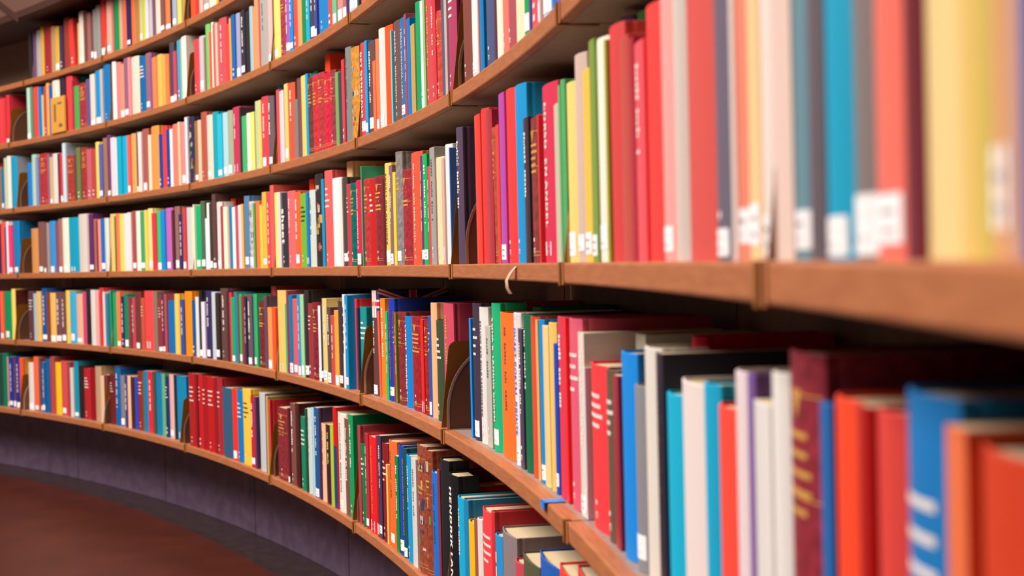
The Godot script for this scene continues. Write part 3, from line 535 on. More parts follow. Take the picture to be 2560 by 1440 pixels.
	[3,0.49048,0.0288,0.2091,0.045,0.007,"f4f0ec","s",""],
	[1,0.21613,0.0255,0.1802,0.131,0.009,"94503c","",""],
	[6,0.54085,0.0483,0.1765,0.135,0.007,"e8ccc4","",""],
	[4,0.37641,0.0204,0.2064,0.143,0.007,"10a0cc","",""],
	[6,0.68743,0.035,0.1903,0.146,0.007,"2a2326","",""],
	[1,0.20078,0.0199,0.2142,0.15,0.009,"c82830","",""],
	[4,0.57891,0.0301,0.2121,0.156,0.007,"e86058","s",""],
	[2,0.46806,0.0249,0.2122,0.159,0.007,"bc383e","",""],
	[1,0.62208,0.0374,0.1804,0.123,0.026,"dcb894","",""],
	[3,0.37848,0.0228,0.1902,0.148,0.007,"0c78bc","s",""],
	[3,0.43019,0.0279,0.1783,0.126,0.007,"f8c448","",""],
	[6,0.65249,0.038,0.1771,0.125,0.007,"3a3050","d",""],
	[3,0.47448,0.0272,0.1932,0.045,0.007,"a03c40","",""],
	[2,0.40321,0.0212,0.2217,0.162,0.007,"8c2c58","",""],
	[4,0.51255,0.026,0.2192,0.166,0.007,"e8dce4","",""],
	[6,0.54976,0.0429,0.1891,0.146,0.007,"b8b0c0","",""],
	[5,0.37236,0.0361,0.1848,0.129,0.007,"1aa0d0","t",""],
	[1,0.66003,0.031,0.2207,0.153,0.026,"9c3c3c","",""],
	[5,0.52349,0.0323,0.1685,0.127,0.007,"c04060","s",""],
	[3,0.62033,0.0314,0.2024,0.148,0.007,"a8625c","",""],
	[6,0.61367,0.0329,0.1889,0.133,0.007,"8a8684","s",""],
	[3,0.56155,0.028,0.2143,0.146,0.007,"f0cc5c","",""],
	[6,0.58368,0.0321,0.1831,0.131,0.007,"c8a080","",""],
	[1,0.59163,0.0317,0.1944,0.141,0.026,"f0b89c","",""],
	[2,0.56902,0.032,0.1865,0.136,0.007,"b85038","h",""],
	[2,0.47063,0.0229,0.2166,0.167,0.007,"4a2028","",""],
	[5,0.64506,0.05,0.215,0.15,0.039,"0c9090","",""],
	[6,0.67445,0.0323,0.201,0.148,0.007,"c89a3c","",""],
	[4,0.4292,0.0234,0.1928,0.045,0.007,"e8c070","",""],
	[1,0.58824,0.0316,0.1923,0.135,0.026,"40240c","",""],
	[6,0.68336,0.0275,0.2022,0.139,0.007,"66446e","",""],
	[2,0.36623,0.0207,0.1916,0.141,0.007,"2c2830","s",""],
	[1,0.58482,0.0321,0.1902,0.134,0.026,"343cb0","",""],
	[2,0.58279,0.0316,0.1873,0.145,0.007,"7c3438","",""],
	[2,0.57935,0.0324,0.1857,0.129,0.007,"b44450","t",""],
	[2,0.54175,0.027,0.2024,0.147,0.007,"a84850","",""],
	[2,0.72823,0.0335,0.2073,0.141,0.007,"fc6040","s",""],
	[3,0.66438,0.0319,0.2012,0.154,0.007,"76486c","",""],
	[3,0.50901,0.0235,0.2006,0.144,0.007,"d8d0c0","",""],
	[2,0.67623,0.0313,0.2031,0.149,0.007,"7a3c2c","",""],
	[4,0.55556,0.028,0.1941,0.132,0.007,"e8d0b8","",""],
	[5,0.47774,0.0233,0.196,0.142,0.007,"d05058","",""],
	[5,0.4752,0.0238,0.194,0.15,0.007,"e8b8a8","",""],
	[1,0.65667,0.0316,0.1976,0.136,0.026,"d0c8c0","",""],
	[1,0.564,0.0252,0.2184,0.159,0.026,"3c5038","",""],
	[1,0.37222,0.0149,0.23,0.16,0.009,"3c2044","",""],
	[1,0.68866,0.0307,0.2107,0.157,0.026,"1c609c","ts",""],
	[2,0.33636,0.0147,0.2091,0.162,0.024,"d82c38","",""],
	[6,0.53596,0.043,0.1883,0.143,0.007,"7a5048","s",""],
	[2,0.29575,0.0148,0.1865,0.137,0.024,"64782c","t",""],
	[3,0.39378,0.0463,0.2315,0.145,0.055,"f03c18","",""],
	[2,0.69051,0.0315,0.1988,0.149,0.007,"a4b4bc","",""],
	[3,0.6745,0.0297,0.2044,0.157,0.007,"988484","",""],
	[2,0.43651,0.05,0.2319,0.145,0.055,"c03840","",""],
	[5,0.60796,0.0272,0.2029,0.149,0.007,"b8b0ac","",""],
	[2,0.40546,0.0206,0.1878,0.133,0.007,"1cb464","",""],
	[6,0.54545,0.0376,0.1846,0.14,0.007,"70505c","",""],
	[5,0.33817,0.0505,0.1862,0.134,0.007,"f8827c","s",""],
	[5,0.66931,0.0265,0.2123,0.147,0.007,"e8a848","",""],
	[5,0.68807,0.0263,0.215,0.164,0.007,"5a8a6a","",""],
	[5,0.48238,0.0235,0.1794,0.134,0.007,"f05048","",""],
	[5,0.57583,0.0236,0.2105,0.029,0.007,"e88a90","",""],
	[4,0.684,0.0286,0.2007,0.15,0.007,"7a8cb8","",""],
	[2,0.45088,0.0211,0.1973,0.146,0.007,"302448","t",""],
	[1,0.3869,0.0167,0.2173,0.151,0.009,"0c4838","",""],
	[3,0.53079,0.0235,0.2025,0.14,0.007,"5a2430","",""],
	[3,0.43801,0.0208,0.1871,0.14,0.007,"5aa050","",""],
	[6,0.55724,0.0321,0.1921,0.144,0.007,"b8c040","",""],
	[2,0.43807,0.0177,0.2103,0.045,0.007,"2ca868","",""],
	[4,0.65892,0.0275,0.1987,0.152,0.007,"6a2a30","",""],
	[2,0.33476,0.0149,0.1886,0.131,0.024,"34304c","",""],
	[3,0.67757,0.0273,0.2054,0.141,0.007,"785048","s",""],
	[4,0.53071,0.0238,0.1949,0.143,0.007,"f0e4e8","",""],
	[3,0.45136,0.0217,0.1898,0.131,0.007,"f0b054","",""],
	[4,0.52087,0.0215,0.21,0.154,0.007,"f8c8a0","",""],
	[1,0.72149,0.027,0.2172,0.164,0.026,"503864","s",""],
	[4,0.1416,0.0433,0.2085,0.147,0.007,"0c6cd0","",""],
	[1,0.44321,0.0187,0.21,0.148,0.009,"5c3458","",""],
	[3,0.60544,0.0236,0.2003,0.14,0.007,"dce0d8","",""],
	[6,0.55379,0.0321,0.1769,0.121,0.007,"d8d0d0","s",""],
	[1,0.30087,0.0151,0.1676,0.12,0.009,"f0c060","",""],
	[3,0.71994,0.0252,0.2256,0.163,0.007,"e8e0ec","",""],
	[3,0.61498,0.0257,0.1987,0.137,0.007,"f0948c","",""],
	[5,0.48005,0.0196,0.2038,0.158,0.007,"f0e0c8","",""],
	[4,0.72026,0.0261,0.2193,0.157,0.007,"b8bca8","",""],
	[1,0.43005,0.0163,0.2203,0.156,0.009,"e8904c","",""],
	[3,0.46734,0.0211,0.1843,0.045,0.007,"d0a884","",""],
	[6,0.52216,0.0429,0.1768,0.122,0.007,"9aa4c0","s",""],
	[5,0.34304,0.0406,0.1929,0.139,0.007,"5cb888","s",""],
	[3,0.31875,0.0073,0.2186,0.151,0.007,"3ca878","",""],
	[4,0.65603,0.0262,0.1968,0.138,0.007,"c83840","s",""],
	[5,0.33277,0.0502,0.1832,0.142,0.007,"986460","s",""],
	[1,0.40676,0.0165,0.2035,0.143,0.009,"5c1c24","s",""],
	[1,0.42753,0.0143,0.2121,0.155,0.009,"d8303a","",""],
	[5,0.71931,0.0265,0.1971,0.141,0.007,"d23a40","",""],
	[3,0.22983,0.0061,0.1944,0.133,0.007,"4c78c0","",""],
	[4,0.59387,0.0214,0.2126,0.153,0.007,"d8d4dc","",""],
	[6,0.61689,0.0269,0.167,0.117,0.007,"6a443c","s",""],
	[5,0.72214,0.0261,0.1953,0.138,0.007,"d8404a","",""],
	[3,0.62837,0.0212,0.2245,0.159,0.007,"b8a09c","",""],
	[5,0.59742,0.0168,0.2064,0.158,0.007,"50403c","",""],
	[6,0.51756,0.0429,0.1774,0.132,0.007,"d0c468","",""],
	[4,0.66862,0.0254,0.1909,0.138,0.007,"c0a878","s",""],
	[5,0.66661,0.0238,0.2016,0.144,0.007,"3050a0","",""],
	[5,0.55064,0.0211,0.1877,0.132,0.007,"7a4e88","",""],
	[6,0.51298,0.0427,0.1861,0.128,0.007,"a88c48","",""],
	[4,0.67122,0.0229,0.2047,0.158,0.007,"8a5a78","",""],
	[6,0.5604,0.0268,0.179,0.133,0.007,"c0b888","s",""],
	[2,0.44271,0.0167,0.204,0.147,0.007,"38304c","",""],
	[6,0.59344,0.0214,0.1973,0.134,0.007,"b06a60","",""],
	[1,0.69272,0.0204,0.2262,0.159,0.026,"80483c","",""],
	[5,0.4593,0.0176,0.1865,0.134,0.007,"f0a840","",""],
	[1,0.18087,0.0508,0.175,0.12,0.009,"c04050","",""],
	[4,0.64045,0.0239,0.1845,0.13,0.007,"5a4038","",""],
	[5,0.36353,0.0257,0.1766,0.126,0.007,"384090","ts",""],
	[3,0.50634,0.0127,0.211,0.154,0.007,"e8e4c8","",""],
	[3,0.6175,0.0212,0.1938,0.136,0.007,"7a3036","",""],
	[2,0.60503,0.0169,0.2124,0.164,0.007,"0c9080","",""],
	[4,0.56923,0.0171,0.2189,0.149,0.007,"3a302c","s",""],
	[4,0.72305,0.0258,0.1735,0.129,0.007,"1c7098","s",""],
	[4,0.28475,0.0098,0.1858,0.135,0.007,"64bcd0","",""],
	[6,0.50061,0.0481,0.1967,0.135,0.007,"f8502c","",""],
	[2,0.4591,0.0145,0.2084,0.149,0.007,"6a5448","",""],
	[2,0.5263,0.0165,0.2034,0.148,0.007,"e0a838","",""],
	[4,0.20101,0.0098,0.1889,0.13,0.007,"e88a80","",""],
	[1,0.61315,0.0467,0.2201,0.145,0.055,"0c60a0","",""],
	[2,0.61211,0.0164,0.2065,0.15,0.007,"f0dcd4","",""],
	[3,0.60763,0.0169,0.2019,0.138,0.007,"c8d0c4","",""],
	[2,0.32518,0.0072,0.1918,0.137,0.024,"067878","",""],
	[4,0.1517,0.018,0.2171,0.167,0.007,"e0a8a0","s",""],
	[6,0.48628,0.0589,0.1915,0.137,0.007,"a19b9b","s",""],
	[6,0.47913,0.0749,0.1999,0.137,0.007,"f2e0c2","",""],
	[4,0.13435,0.0546,0.2036,0.141,0.007,"e8625a","",""],
	[3,0.49293,0.0167,0.1611,0.045,0.007,"d0f0f8","",""],
	[4,0.45121,0.0119,0.194,0.144,0.007,"3a3038","",""],
	[4,0.1587,0.0142,0.2118,0.147,0.007,"3a4c8c","",""],
	[6,0.63262,0.02,0.1611,0.124,0.007,"c8a868","",""],
	[6,0.49575,0.0428,0.1782,0.125,0.007,"f0302a","",""],
	[1,0.54,0.0123,0.2229,0.172,0.026,"343434","",""],
	[1,0.73722,0.0365,0.2258,0.169,0.026,"1c3c34","",""],
	[1,0.14465,0.1149,0.2273,0.172,0.009,"fc3c18","",""],
	[5,0.31235,0.067,0.1959,0.136,0.007,"e85a58","",""],
	[5,0.48923,0.0136,0.1699,0.12,0.007,"a08070","",""],
	[4,0.18712,0.0079,0.1951,0.152,0.007,"5a3058","",""],
	[5,0.67567,0.0158,0.1697,0.124,0.007,"c8c078","",""],
	[2,0.60665,0.0129,0.2029,0.142,0.007,"3c5c44","",""],
	[6,0.52561,0.0214,0.1864,0.134,0.007,"2a2326","",""],
	[5,0.51579,0.0109,0.1998,0.146,0.007,"8abc9c","",""],
	[1,0.43137,0.0078,0.2265,0.171,0.009,"5c6468","",""],
	[5,0.64139,0.0118,0.1961,0.029,0.007,"c03040","",""],
	[6,0.49144,0.0375,0.1809,0.126,0.007,"e0b0a0","",""],
	[1,0.42874,0.0079,0.2169,0.168,0.009,"1c8c3c","",""],
	[1,0.72783,0.012,0.2196,0.165,0.026,"d88c90","s",""],
	[1,0.69097,0.0121,0.2056,0.159,0.026,"2c2c60","s",""],
	[1,0.57567,0.0104,0.2129,0.16,0.026,"4c5c2c","",""],
	[3,0.72197,0.0125,0.2024,0.152,0.007,"4a3c70","",""],
	[4,0.72622,0.0331,0.184,0.143,0.007,"8a6a50","",""],
	[3,0.59704,0.0084,0.2057,0.146,0.007,"4c7c40","",""],
	[1,0.68109,0.0083,0.1924,0.133,0.026,"54345c","",""],
	[6,0.4694,0.0427,0.1854,0.129,0.007,"3a4030","",""],
	[5,0.30613,0.0492,0.1933,0.149,0.007,"8a2530","",""],
	[6,0.4734,0.0321,0.1901,0.129,0.007,"e6a44c","",""],
	[5,0.32943,0.0121,0.1904,0.143,0.007,"5a3070","",""],
	[6,0.46425,0.0534,0.2006,0.138,0.007,"d2323a","",""],
	[5,0.31723,0.0114,0.1829,0.127,0.007,"2a5a48","",""],
	[6,0.45799,0.0638,0.1762,0.126,0.007,"6e4540","",""],
	[5,0.30037,0.0584,0.1814,0.138,0.007,"e8e2e0","",""],
	[4,0.12835,0.0445,0.2029,0.157,0.007,"e8e2e0","",""],
	[6,0.45119,0.0634,0.1975,0.135,0.007,"f2e0c2","",""],
	[6,0.44441,0.0633,0.1826,0.14,0.007,"8a2530","",""],
	[6,0.43709,0.0738,0.1788,0.133,0.007,"0a7cc6","",""],
	[5,0.72577,0.0417,0.2072,0.144,0.007,"d2323a","",""],
	[5,0.29416,0.0578,0.1901,0.132,0.007,"0a7cc6","",""],
	[4,0.73022,0.0416,0.1994,0.152,0.007,"8a2530","",""],
	[4,0.12345,0.0471,0.197,0.145,0.007,"f8cf66","",""],
	[3,0.73224,0.0415,0.2362,0.177,0.007,"e8e2e0","",""],
	[3,0.7289,0.0206,0.2177,0.15,0.007,"23285e","",""],
	[3,0.00225,0.015,0.212,0.146,0.007,"e8e2e0","",""],
	[3,0.00049,0.0175,0.1812,0.126,0.007,"d2323a","",""],
	[3,-0.00132,0.0161,0.1869,0.132,0.007,"8a2530","",""],
	[3,-0.00315,0.0177,0.1938,0.146,0.007,"f8cf66","",""],
	[2,0.73478,0.0365,0.2095,0.149,0.007,"8a2530","",""],
	[2,0.73143,0.026,0.2051,0.151,0.007,"23285e","",""],
	[2,0.00733,0.0253,0.2365,0.167,0.024,"0f9a58","",""],
	[2,0.00474,0.0227,0.2375,0.164,0.024,"e8e2e0","",""],
	[2,0.00206,0.0272,0.2388,0.166,0.024,"23285e","",""],
	[1,0.74139,0.0416,0.229,0.168,0.026,"0a7cc6","",""],
	[1,0.12877,0.183,0.2471,0.169,0.009,"d2323a","",""],
	[1,0.11038,0.1621,0.2672,0.18,0.009,"e8e2e0","",""],
	[1,0.09419,0.1419,0.2672,0.18,0.009,"0a7cc6","",""],
	[1,0.08006,0.1232,0.2672,0.18,0.009,"f8cf66","",""],
]
const ENDS := [
	[6,0.69335,0.68531,0.68508,0,1],
	[6,0.60283,0.60205,0.60181,1,1],
	[6,0.50593,0.51046,0.50673,2,1],
	[6,0.41291,0.41291,0.40919,3,0],
	[5,0.71167,0.71336,0.70964,0,1],
	[5,0.60044,0.5988,0.59856,1,1],
	[5,0.50772,0.50991,0.50619,2,1],
	[5,0.41113,0.41304,0.41165,3,1],
	[5,0.32347,0.31833,0.31809,4,0],
	[5,0.22807,0.22807,0.22435,5,0],
	[5,0.13416,0.13416,0.13043,6,0],
	[4,0.70885,0.70714,0.70341,0,1],
	[4,0.60193,0.60003,0.5998,1,1],
	[4,0.50653,0.50431,0.50408,2,1],
	[4,0.41411,0.41396,0.41023,3,1],
	[4,0.3193,0.32025,0.31845,4,1],
	[4,0.223,0.22326,0.21954,5,1],
	[4,0.13327,0.1312,0.13096,6,0],
	[4,0.04323,0.04323,0.0395,7,0],
	[3,0.70616,0.70638,0.70265,0,1],
	[3,0.60372,0.60393,0.6037,1,1],
	[3,0.50772,0.5075,0.50727,2,1],
	[3,0.4159,0.41506,0.41482,3,1],
	[3,0.3193,0.31963,0.31939,4,1],
	[3,0.22658,0.22926,0.217,5,1],
	[3,0.13505,0.13624,0.13601,6,1],
	[3,0.04323,0.04391,0.04368,7,1],
	[2,0.71067,0.71358,0.70985,0,1],
	[2,0.60342,0.60388,0.60365,1,1],
	[2,0.50921,0.50781,0.50758,2,1],
	[2,0.41351,0.41667,0.41644,3,1],
	[2,0.32079,0.32455,0.32122,4,1],
	[2,0.23821,0.242,0.23827,5,1],
	[2,0.13625,0.13586,0.13563,6,0],
	[2,0.04323,0.04217,0.04193,7,0],
	[1,0.7075,0.71042,0.70669,0,1],
	[1,0.61445,0.61531,0.61507,1,1],
	[1,0.52024,0.52821,0.52449,2,1],
	[1,0.42424,0.42652,0.42279,3,1],
	[1,0.33242,0.33575,0.33203,4,1],
	[1,0.23851,0.24176,0.24152,5,1],
	[1,0.14609,0.15125,0.15102,6,0],
]
const FACE_TH := 0.65472
const STRIP_TH := 0.17065
const STRUT := [0.71079, 2.0728, 0.67701, 1.9281]
const SLIP_TH := 0.15077

var M := {}
var used := {}
var rng := RandomNumberGenerator.new()

func _ready() -> void:
	rng.seed = 20
	camera_and_light()
	materials()
	room()
	bookcase()
	bookends()
	books()
	small_things()

# ---------------------------------------------------------------- camera, light
func camera_and_light() -> void:
	var cam := Camera3D.new()
	cam.name = "camera"
	add_child(cam)
	var roll := 0.0239
	var tip := -0.0179
	var right := Vector3(cos(roll), -sin(roll) * cos(tip), -sin(roll) * sin(tip))
	var up := Vector3(sin(roll), cos(roll) * cos(tip), cos(roll) * sin(tip))
	var back := Vector3(0, -sin(tip), cos(tip))
	cam.transform = Transform3D(Basis(right, up, back), Vector3(33.0395 * U, EYE, 1.4128 * U))
	cam.near = 0.02
	cam.far = 60.0
	var lens := CameraAttributesPhysical.new()
	lens.frustum_focal_length = 63.333
	lens.frustum_focus_distance = 2.75
	lens.exposure_aperture = 8.3
	cam.attributes = lens
	cam.fov = rad_to_deg(2.0 * atan(720.0 / 3800.0))
	cam.current = true

	var env := Environment.new()
	env.background_mode = Environment.BG_COLOR
	env.background_color = Color(0.02, 0.02, 0.025)
	env.tonemap_mode = Environment.TONE_MAPPER_LINEAR
	env.tonemap_exposure = 1.0
	env.sdfgi_enabled = true
	env.ssao_enabled = true
	env.ssil_enabled = true
	var we := WorldEnvironment.new()
	we.name = "world_environment"
	we.environment = env
	add_child(we)

	# the rotunda's roof light, a wide milky skylight
	var sky := AreaLight3D.new()
	sky.name = "skylight_light"
	sky.area_size = Vector2(5.0, 5.0)
	sky.area_normalize_energy = true
	sky.light_energy = 130.0
	sky.light_color = Color(1.0, 0.97, 0.935)
	sky.shadow_enabled = true
	sky.area_range = 40.0
	add_child(sky)
	sky.position = SKY_AT - Vector3(0, 0.03, 0)
	sky.rotation_degrees = Vector3(-90, 0, 0)

const SKY_AT := Vector3(4.6, 5.6, -1.6)

# ---------------------------------------------------------------- materials
func noise_tex(seed_: int, freq: float, lo: Color, hi: Color, normal := false, stretch := 1.0, size := 512) -> NoiseTexture2D:
	var n := FastNoiseLite.new()
	n.seed = seed_
	n.frequency = freq
	n.fractal_octaves = 4
	var t := NoiseTexture2D.new()
	t.width = size
	t.height = int(size * stretch)
	t.seamless = true
	t.noise = n
	if normal:
		t.as_normal_map = true
		t.bump_strength = 3.0
	else:
		var g := Gradient.new()
		g.set_color(0, lo)
		g.set_color(1, hi)
		t.color_ramp = g
	return t

func mat(color: Color, rough: float, metal := 0.0) -> StandardMaterial3D:
	var m := StandardMaterial3D.new()
	m.albedo_color = color
	m.roughness = rough
	m.metallic = metal
	return m

func c8(r: int, g: int, b: int) -> Color:
	return Color8(r, g, b)

func materials() -> void:
	var speck := noise_tex(3, 0.06, Color(0.86, 0.86, 0.86), Color(1, 1, 1))
	var mottle := noise_tex(8, 0.02, Color(0.66, 0.64, 0.62), Color(1, 1, 1))
	for k in ["cloth", "paper", "leather"]:
		var m := mat(Color.WHITE, {"cloth": 0.62, "paper": 0.34, "leather": 0.48}[k])
		m.vertex_color_use_as_albedo = true
		m.albedo_texture = mottle if k == "leather" else speck
		m.uv1_triplanar = true
		m.uv1_scale = Vector3.ONE * (7.0 if k == "leather" else 16.0)
		m.metallic_specular = 0.4
		if k == "cloth":
			m.normal_enabled = true
			m.normal_texture = noise_tex(11, 0.35, Color.BLACK, Color.WHITE, true)
			m.normal_scale = 0.25
		M[k] = m
	var pg := mat(c8(226, 205, 172), 0.9)
	pg.albedo_texture = noise_tex(21, 0.12, Color(0.72, 0.68, 0.62), Color(1, 1, 1))
	pg.uv1_triplanar = true
	pg.uv1_scale = Vector3(60, 2, 2)
	M.pages = pg
	M.far = mat(Color.WHITE, 0.5)
	M.far.vertex_color_use_as_albedo = true
	M.label = mat(c8(240, 238, 240), 0.6)
	M.ink_white = mat(c8(240, 232, 226), 0.6)
	M.ink_dark = mat(c8(46, 38, 40), 0.7)
	M.ink_faint = mat(c8(150, 142, 150), 0.7)
	M.ink_gold = mat(c8(222, 168, 84), 0.42, 0.25)
	M.ink_lime = mat(c8(190, 205, 60), 0.6)
	M.ink_pink = mat(c8(240, 40, 110), 0.6)
	M.ink_blue = mat(c8(20, 110, 210), 0.6)
	var w := mat(Color.WHITE, 0.5)
	w.albedo_texture = noise_tex(5, 0.02, c8(154, 90, 52), c8(178, 110, 68), false, 0.25, 1024)
	w.uv1_scale = Vector3(0.35, 2.4, 1)
	M.wood = w
	M.wood_plain = mat(c8(170, 104, 60), 0.5)
	var t := mat(Color.WHITE, 0.55)
	t.albedo_texture = noise_tex(6, 0.05, c8(132, 110, 102), c8(158, 134, 124))
	t.uv1_triplanar = true
	t.uv1_scale = Vector3.ONE * 3.0
	M.top = t
	var p := mat(Color.WHITE, 0.42)
	p.albedo_texture = noise_tex(9, 0.012, c8(80, 62, 84), c8(116, 94, 118), false, 1.0, 1024)
	p.uv1_triplanar = true
	p.uv1_scale = Vector3.ONE * 1.1
	M.panel = p
	var bk := mat(Color.WHITE, 0.6)
	bk.albedo_texture = noise_tex(10, 0.015, c8(112, 86, 70), c8(134, 104, 88), false, 1.0, 1024)
	bk.uv1_triplanar = true
	bk.uv1_scale = Vector3.ONE * 1.3
	M.back = bk
	var fl := mat(Color.WHITE, 0.36)
	fl.albedo_texture = noise_tex(14, 0.008, c8(62, 24, 13), c8(78, 32, 19), false, 1.0, 1024)
	fl.uv1_triplanar = true
	fl.uv1_scale = Vector3.ONE * 0.35
	M.floor = fl
	var bo := mat(Color.WHITE, 0.3)
	bo.albedo_texture = noise_tex(15, 0.03, c8(40, 30, 28), c8(58, 44, 40))
	bo.uv1_triplanar = true
	M.border = bo
	M.brass = mat(c8(150, 92, 26), 0.42, 0.35)
	M.bronze = mat(c8(104, 66, 44), 0.5, 0.25)
	M.rim = mat(c8(176, 150, 128), 0.35, 0.6)
	M.plaster = mat(c8(128, 112, 100), 0.9)
	M.cornice = mat(c8(90, 58, 45), 0.8)
	M.veneer = mat(c8(214, 176, 150), 0.6)
	M.slip = mat(c8(16, 130, 225), 0.4)
	M.dark_wood = mat(c8(58, 30, 22), 0.6)
	var gl := mat(Color.WHITE, 1.0)
	gl.emission_enabled = true
	gl.emission = Color(1.0, 0.97, 0.935)
	gl.emission_energy_multiplier = 1.5
	M.glow = gl

# ---------------------------------------------------------------- helpers
func new_st() -> SurfaceTool:
	var st := SurfaceTool.new()
	st.begin(Mesh.PRIMITIVE_TRIANGLES)
	return st

func tri(st: SurfaceTool, a: Vector3, b: Vector3, c: Vector3, out: Vector3, smooth := false) -> void:
	# Godot's front faces run clockwise
	st.set_smooth_group(0 if smooth else -1)
	if (b - a).cross(c - a).dot(out) > 0.0:
		st.add_vertex(a); st.add_vertex(c); st.add_vertex(b)
	else:
		st.add_vertex(a); st.add_vertex(b); st.add_vertex(c)

func quad(st: SurfaceTool, a: Vector3, b: Vector3, c: Vector3, d: Vector3, out: Vector3, smooth := false) -> void:
	tri(st, a, b, c, out, smooth)
	tri(st, a, c, d, out, smooth)

func box(st: SurfaceTool, lo: Vector3, hi: Vector3) -> void:
	var v := []
	for i in 8:
		v.append(Vector3(hi.x if i & 1 else lo.x, hi.y if i & 2 else lo.y, hi.z if i & 4 else lo.z))
	quad(st, v[0], v[1], v[3], v[2], Vector3(0, 0, -1)); quad(st, v[4], v[5], v[7], v[6], Vector3(0, 0, 1))
	quad(st, v[0], v[2], v[6], v[4], Vector3(-1, 0, 0)); quad(st, v[1], v[3], v[7], v[5], Vector3(1, 0, 0))
	quad(st, v[0], v[1], v[5], v[4], Vector3(0, -1, 0)); quad(st, v[2], v[3], v[7], v[6], Vector3(0, 1, 0))

func numbered(called: String) -> String:
	var n: int = used.get(called, 0)
	used[called] = n + 1
	return called if n == 0 else "%s_%03d" % [called, n]

func put(st: SurfaceTool, called: String, m: Material, parent: Node) -> MeshInstance3D:
	st.generate_normals()
	var o := MeshInstance3D.new()
	o.mesh = st.commit()
	o.material_override = m
	o.name = numbered(called) if parent == self else called
	parent.add_child(o, true)
	return o

func thing(called: String, label: String, category: String, group := "") -> Node3D:
	var o := Node3D.new()
	o.name = numbered(called)
	add_child(o)
	tag(o, label, category, group)
	return o

func tag(o: Node, label: String, category: String, group := "") -> void:
	o.set_meta("label", label)
	o.set_meta("category", category)
	if group != "":
		o.set_meta("group", group)

func structure(o: Node, label := "", category := "") -> void:
	o.set_meta("kind", "structure")
	if label != "":
		o.set_meta("label", label)
		o.set_meta("category", category)

func polar(r: float, th: float, y := 0.0) -> Vector3:
	return Vector3(r * cos(th), y, -r * sin(th))

# a curved slab between two angles, radii and heights; which faces: all
func arc_slab(st: SurfaceTool, t0: float, t1: float, r0: float, r1: float, y0: float, y1: float, bevel := 0.0) -> void:
	var n := maxi(1, int(ceil(absf(t1 - t0) / 0.02)))
	for i in n:
		var a := lerpf(t0, t1, float(i) / n)
		var b := lerpf(t0, t1, float(i + 1) / n)
		var mid := polar(1.0, (a + b) / 2)
		var up := Vector3.UP
		var q := func(ra, ya, rb, yb, out): 
			quad(st, polar(ra, a, ya), polar(ra, b, ya), polar(rb, b, yb), polar(rb, a, yb), out, false)
		q.call(r0, y0 + bevel, r0, y1 - bevel, -mid)
		if bevel > 0.0:
			q.call(r0, y1 - bevel, r0 + bevel, y1, (up - mid))
			q.call(r0, y0 + bevel, r0 + bevel, y0, (-up - mid))
		q.call(r0 + bevel, y1, r1, y1, up)
		q.call(r0 + bevel, y0, r1, y0, -up)
		q.call(r1, y0, r1, y1, mid)
	for e in [t0, t1]:
		var out: Vector3 = Vector3(-sin(e), 0, -cos(e)) * (1.0 if e == maxf(t0, t1) else -1.0)
		quad(st, polar(r0, e, y0), polar(r1, e, y0), polar(r1, e, y1), polar(r0, e, y1), out)

# ---------------------------------------------------------------- room
func disc(st: SurfaceTool, r0: float, r1: float, y: float, up: Vector3, t0 := 0.0, t1 := TAU) -> void:
	var n := 160
	for i in n:
		var a := lerpf(t0, t1, float(i) / n)
		var b := lerpf(t0, t1, float(i + 1) / n)
		quad(st, polar(r0, a, y), polar(r1, a, y), polar(r1, b, y), polar(r0, b, y), up)

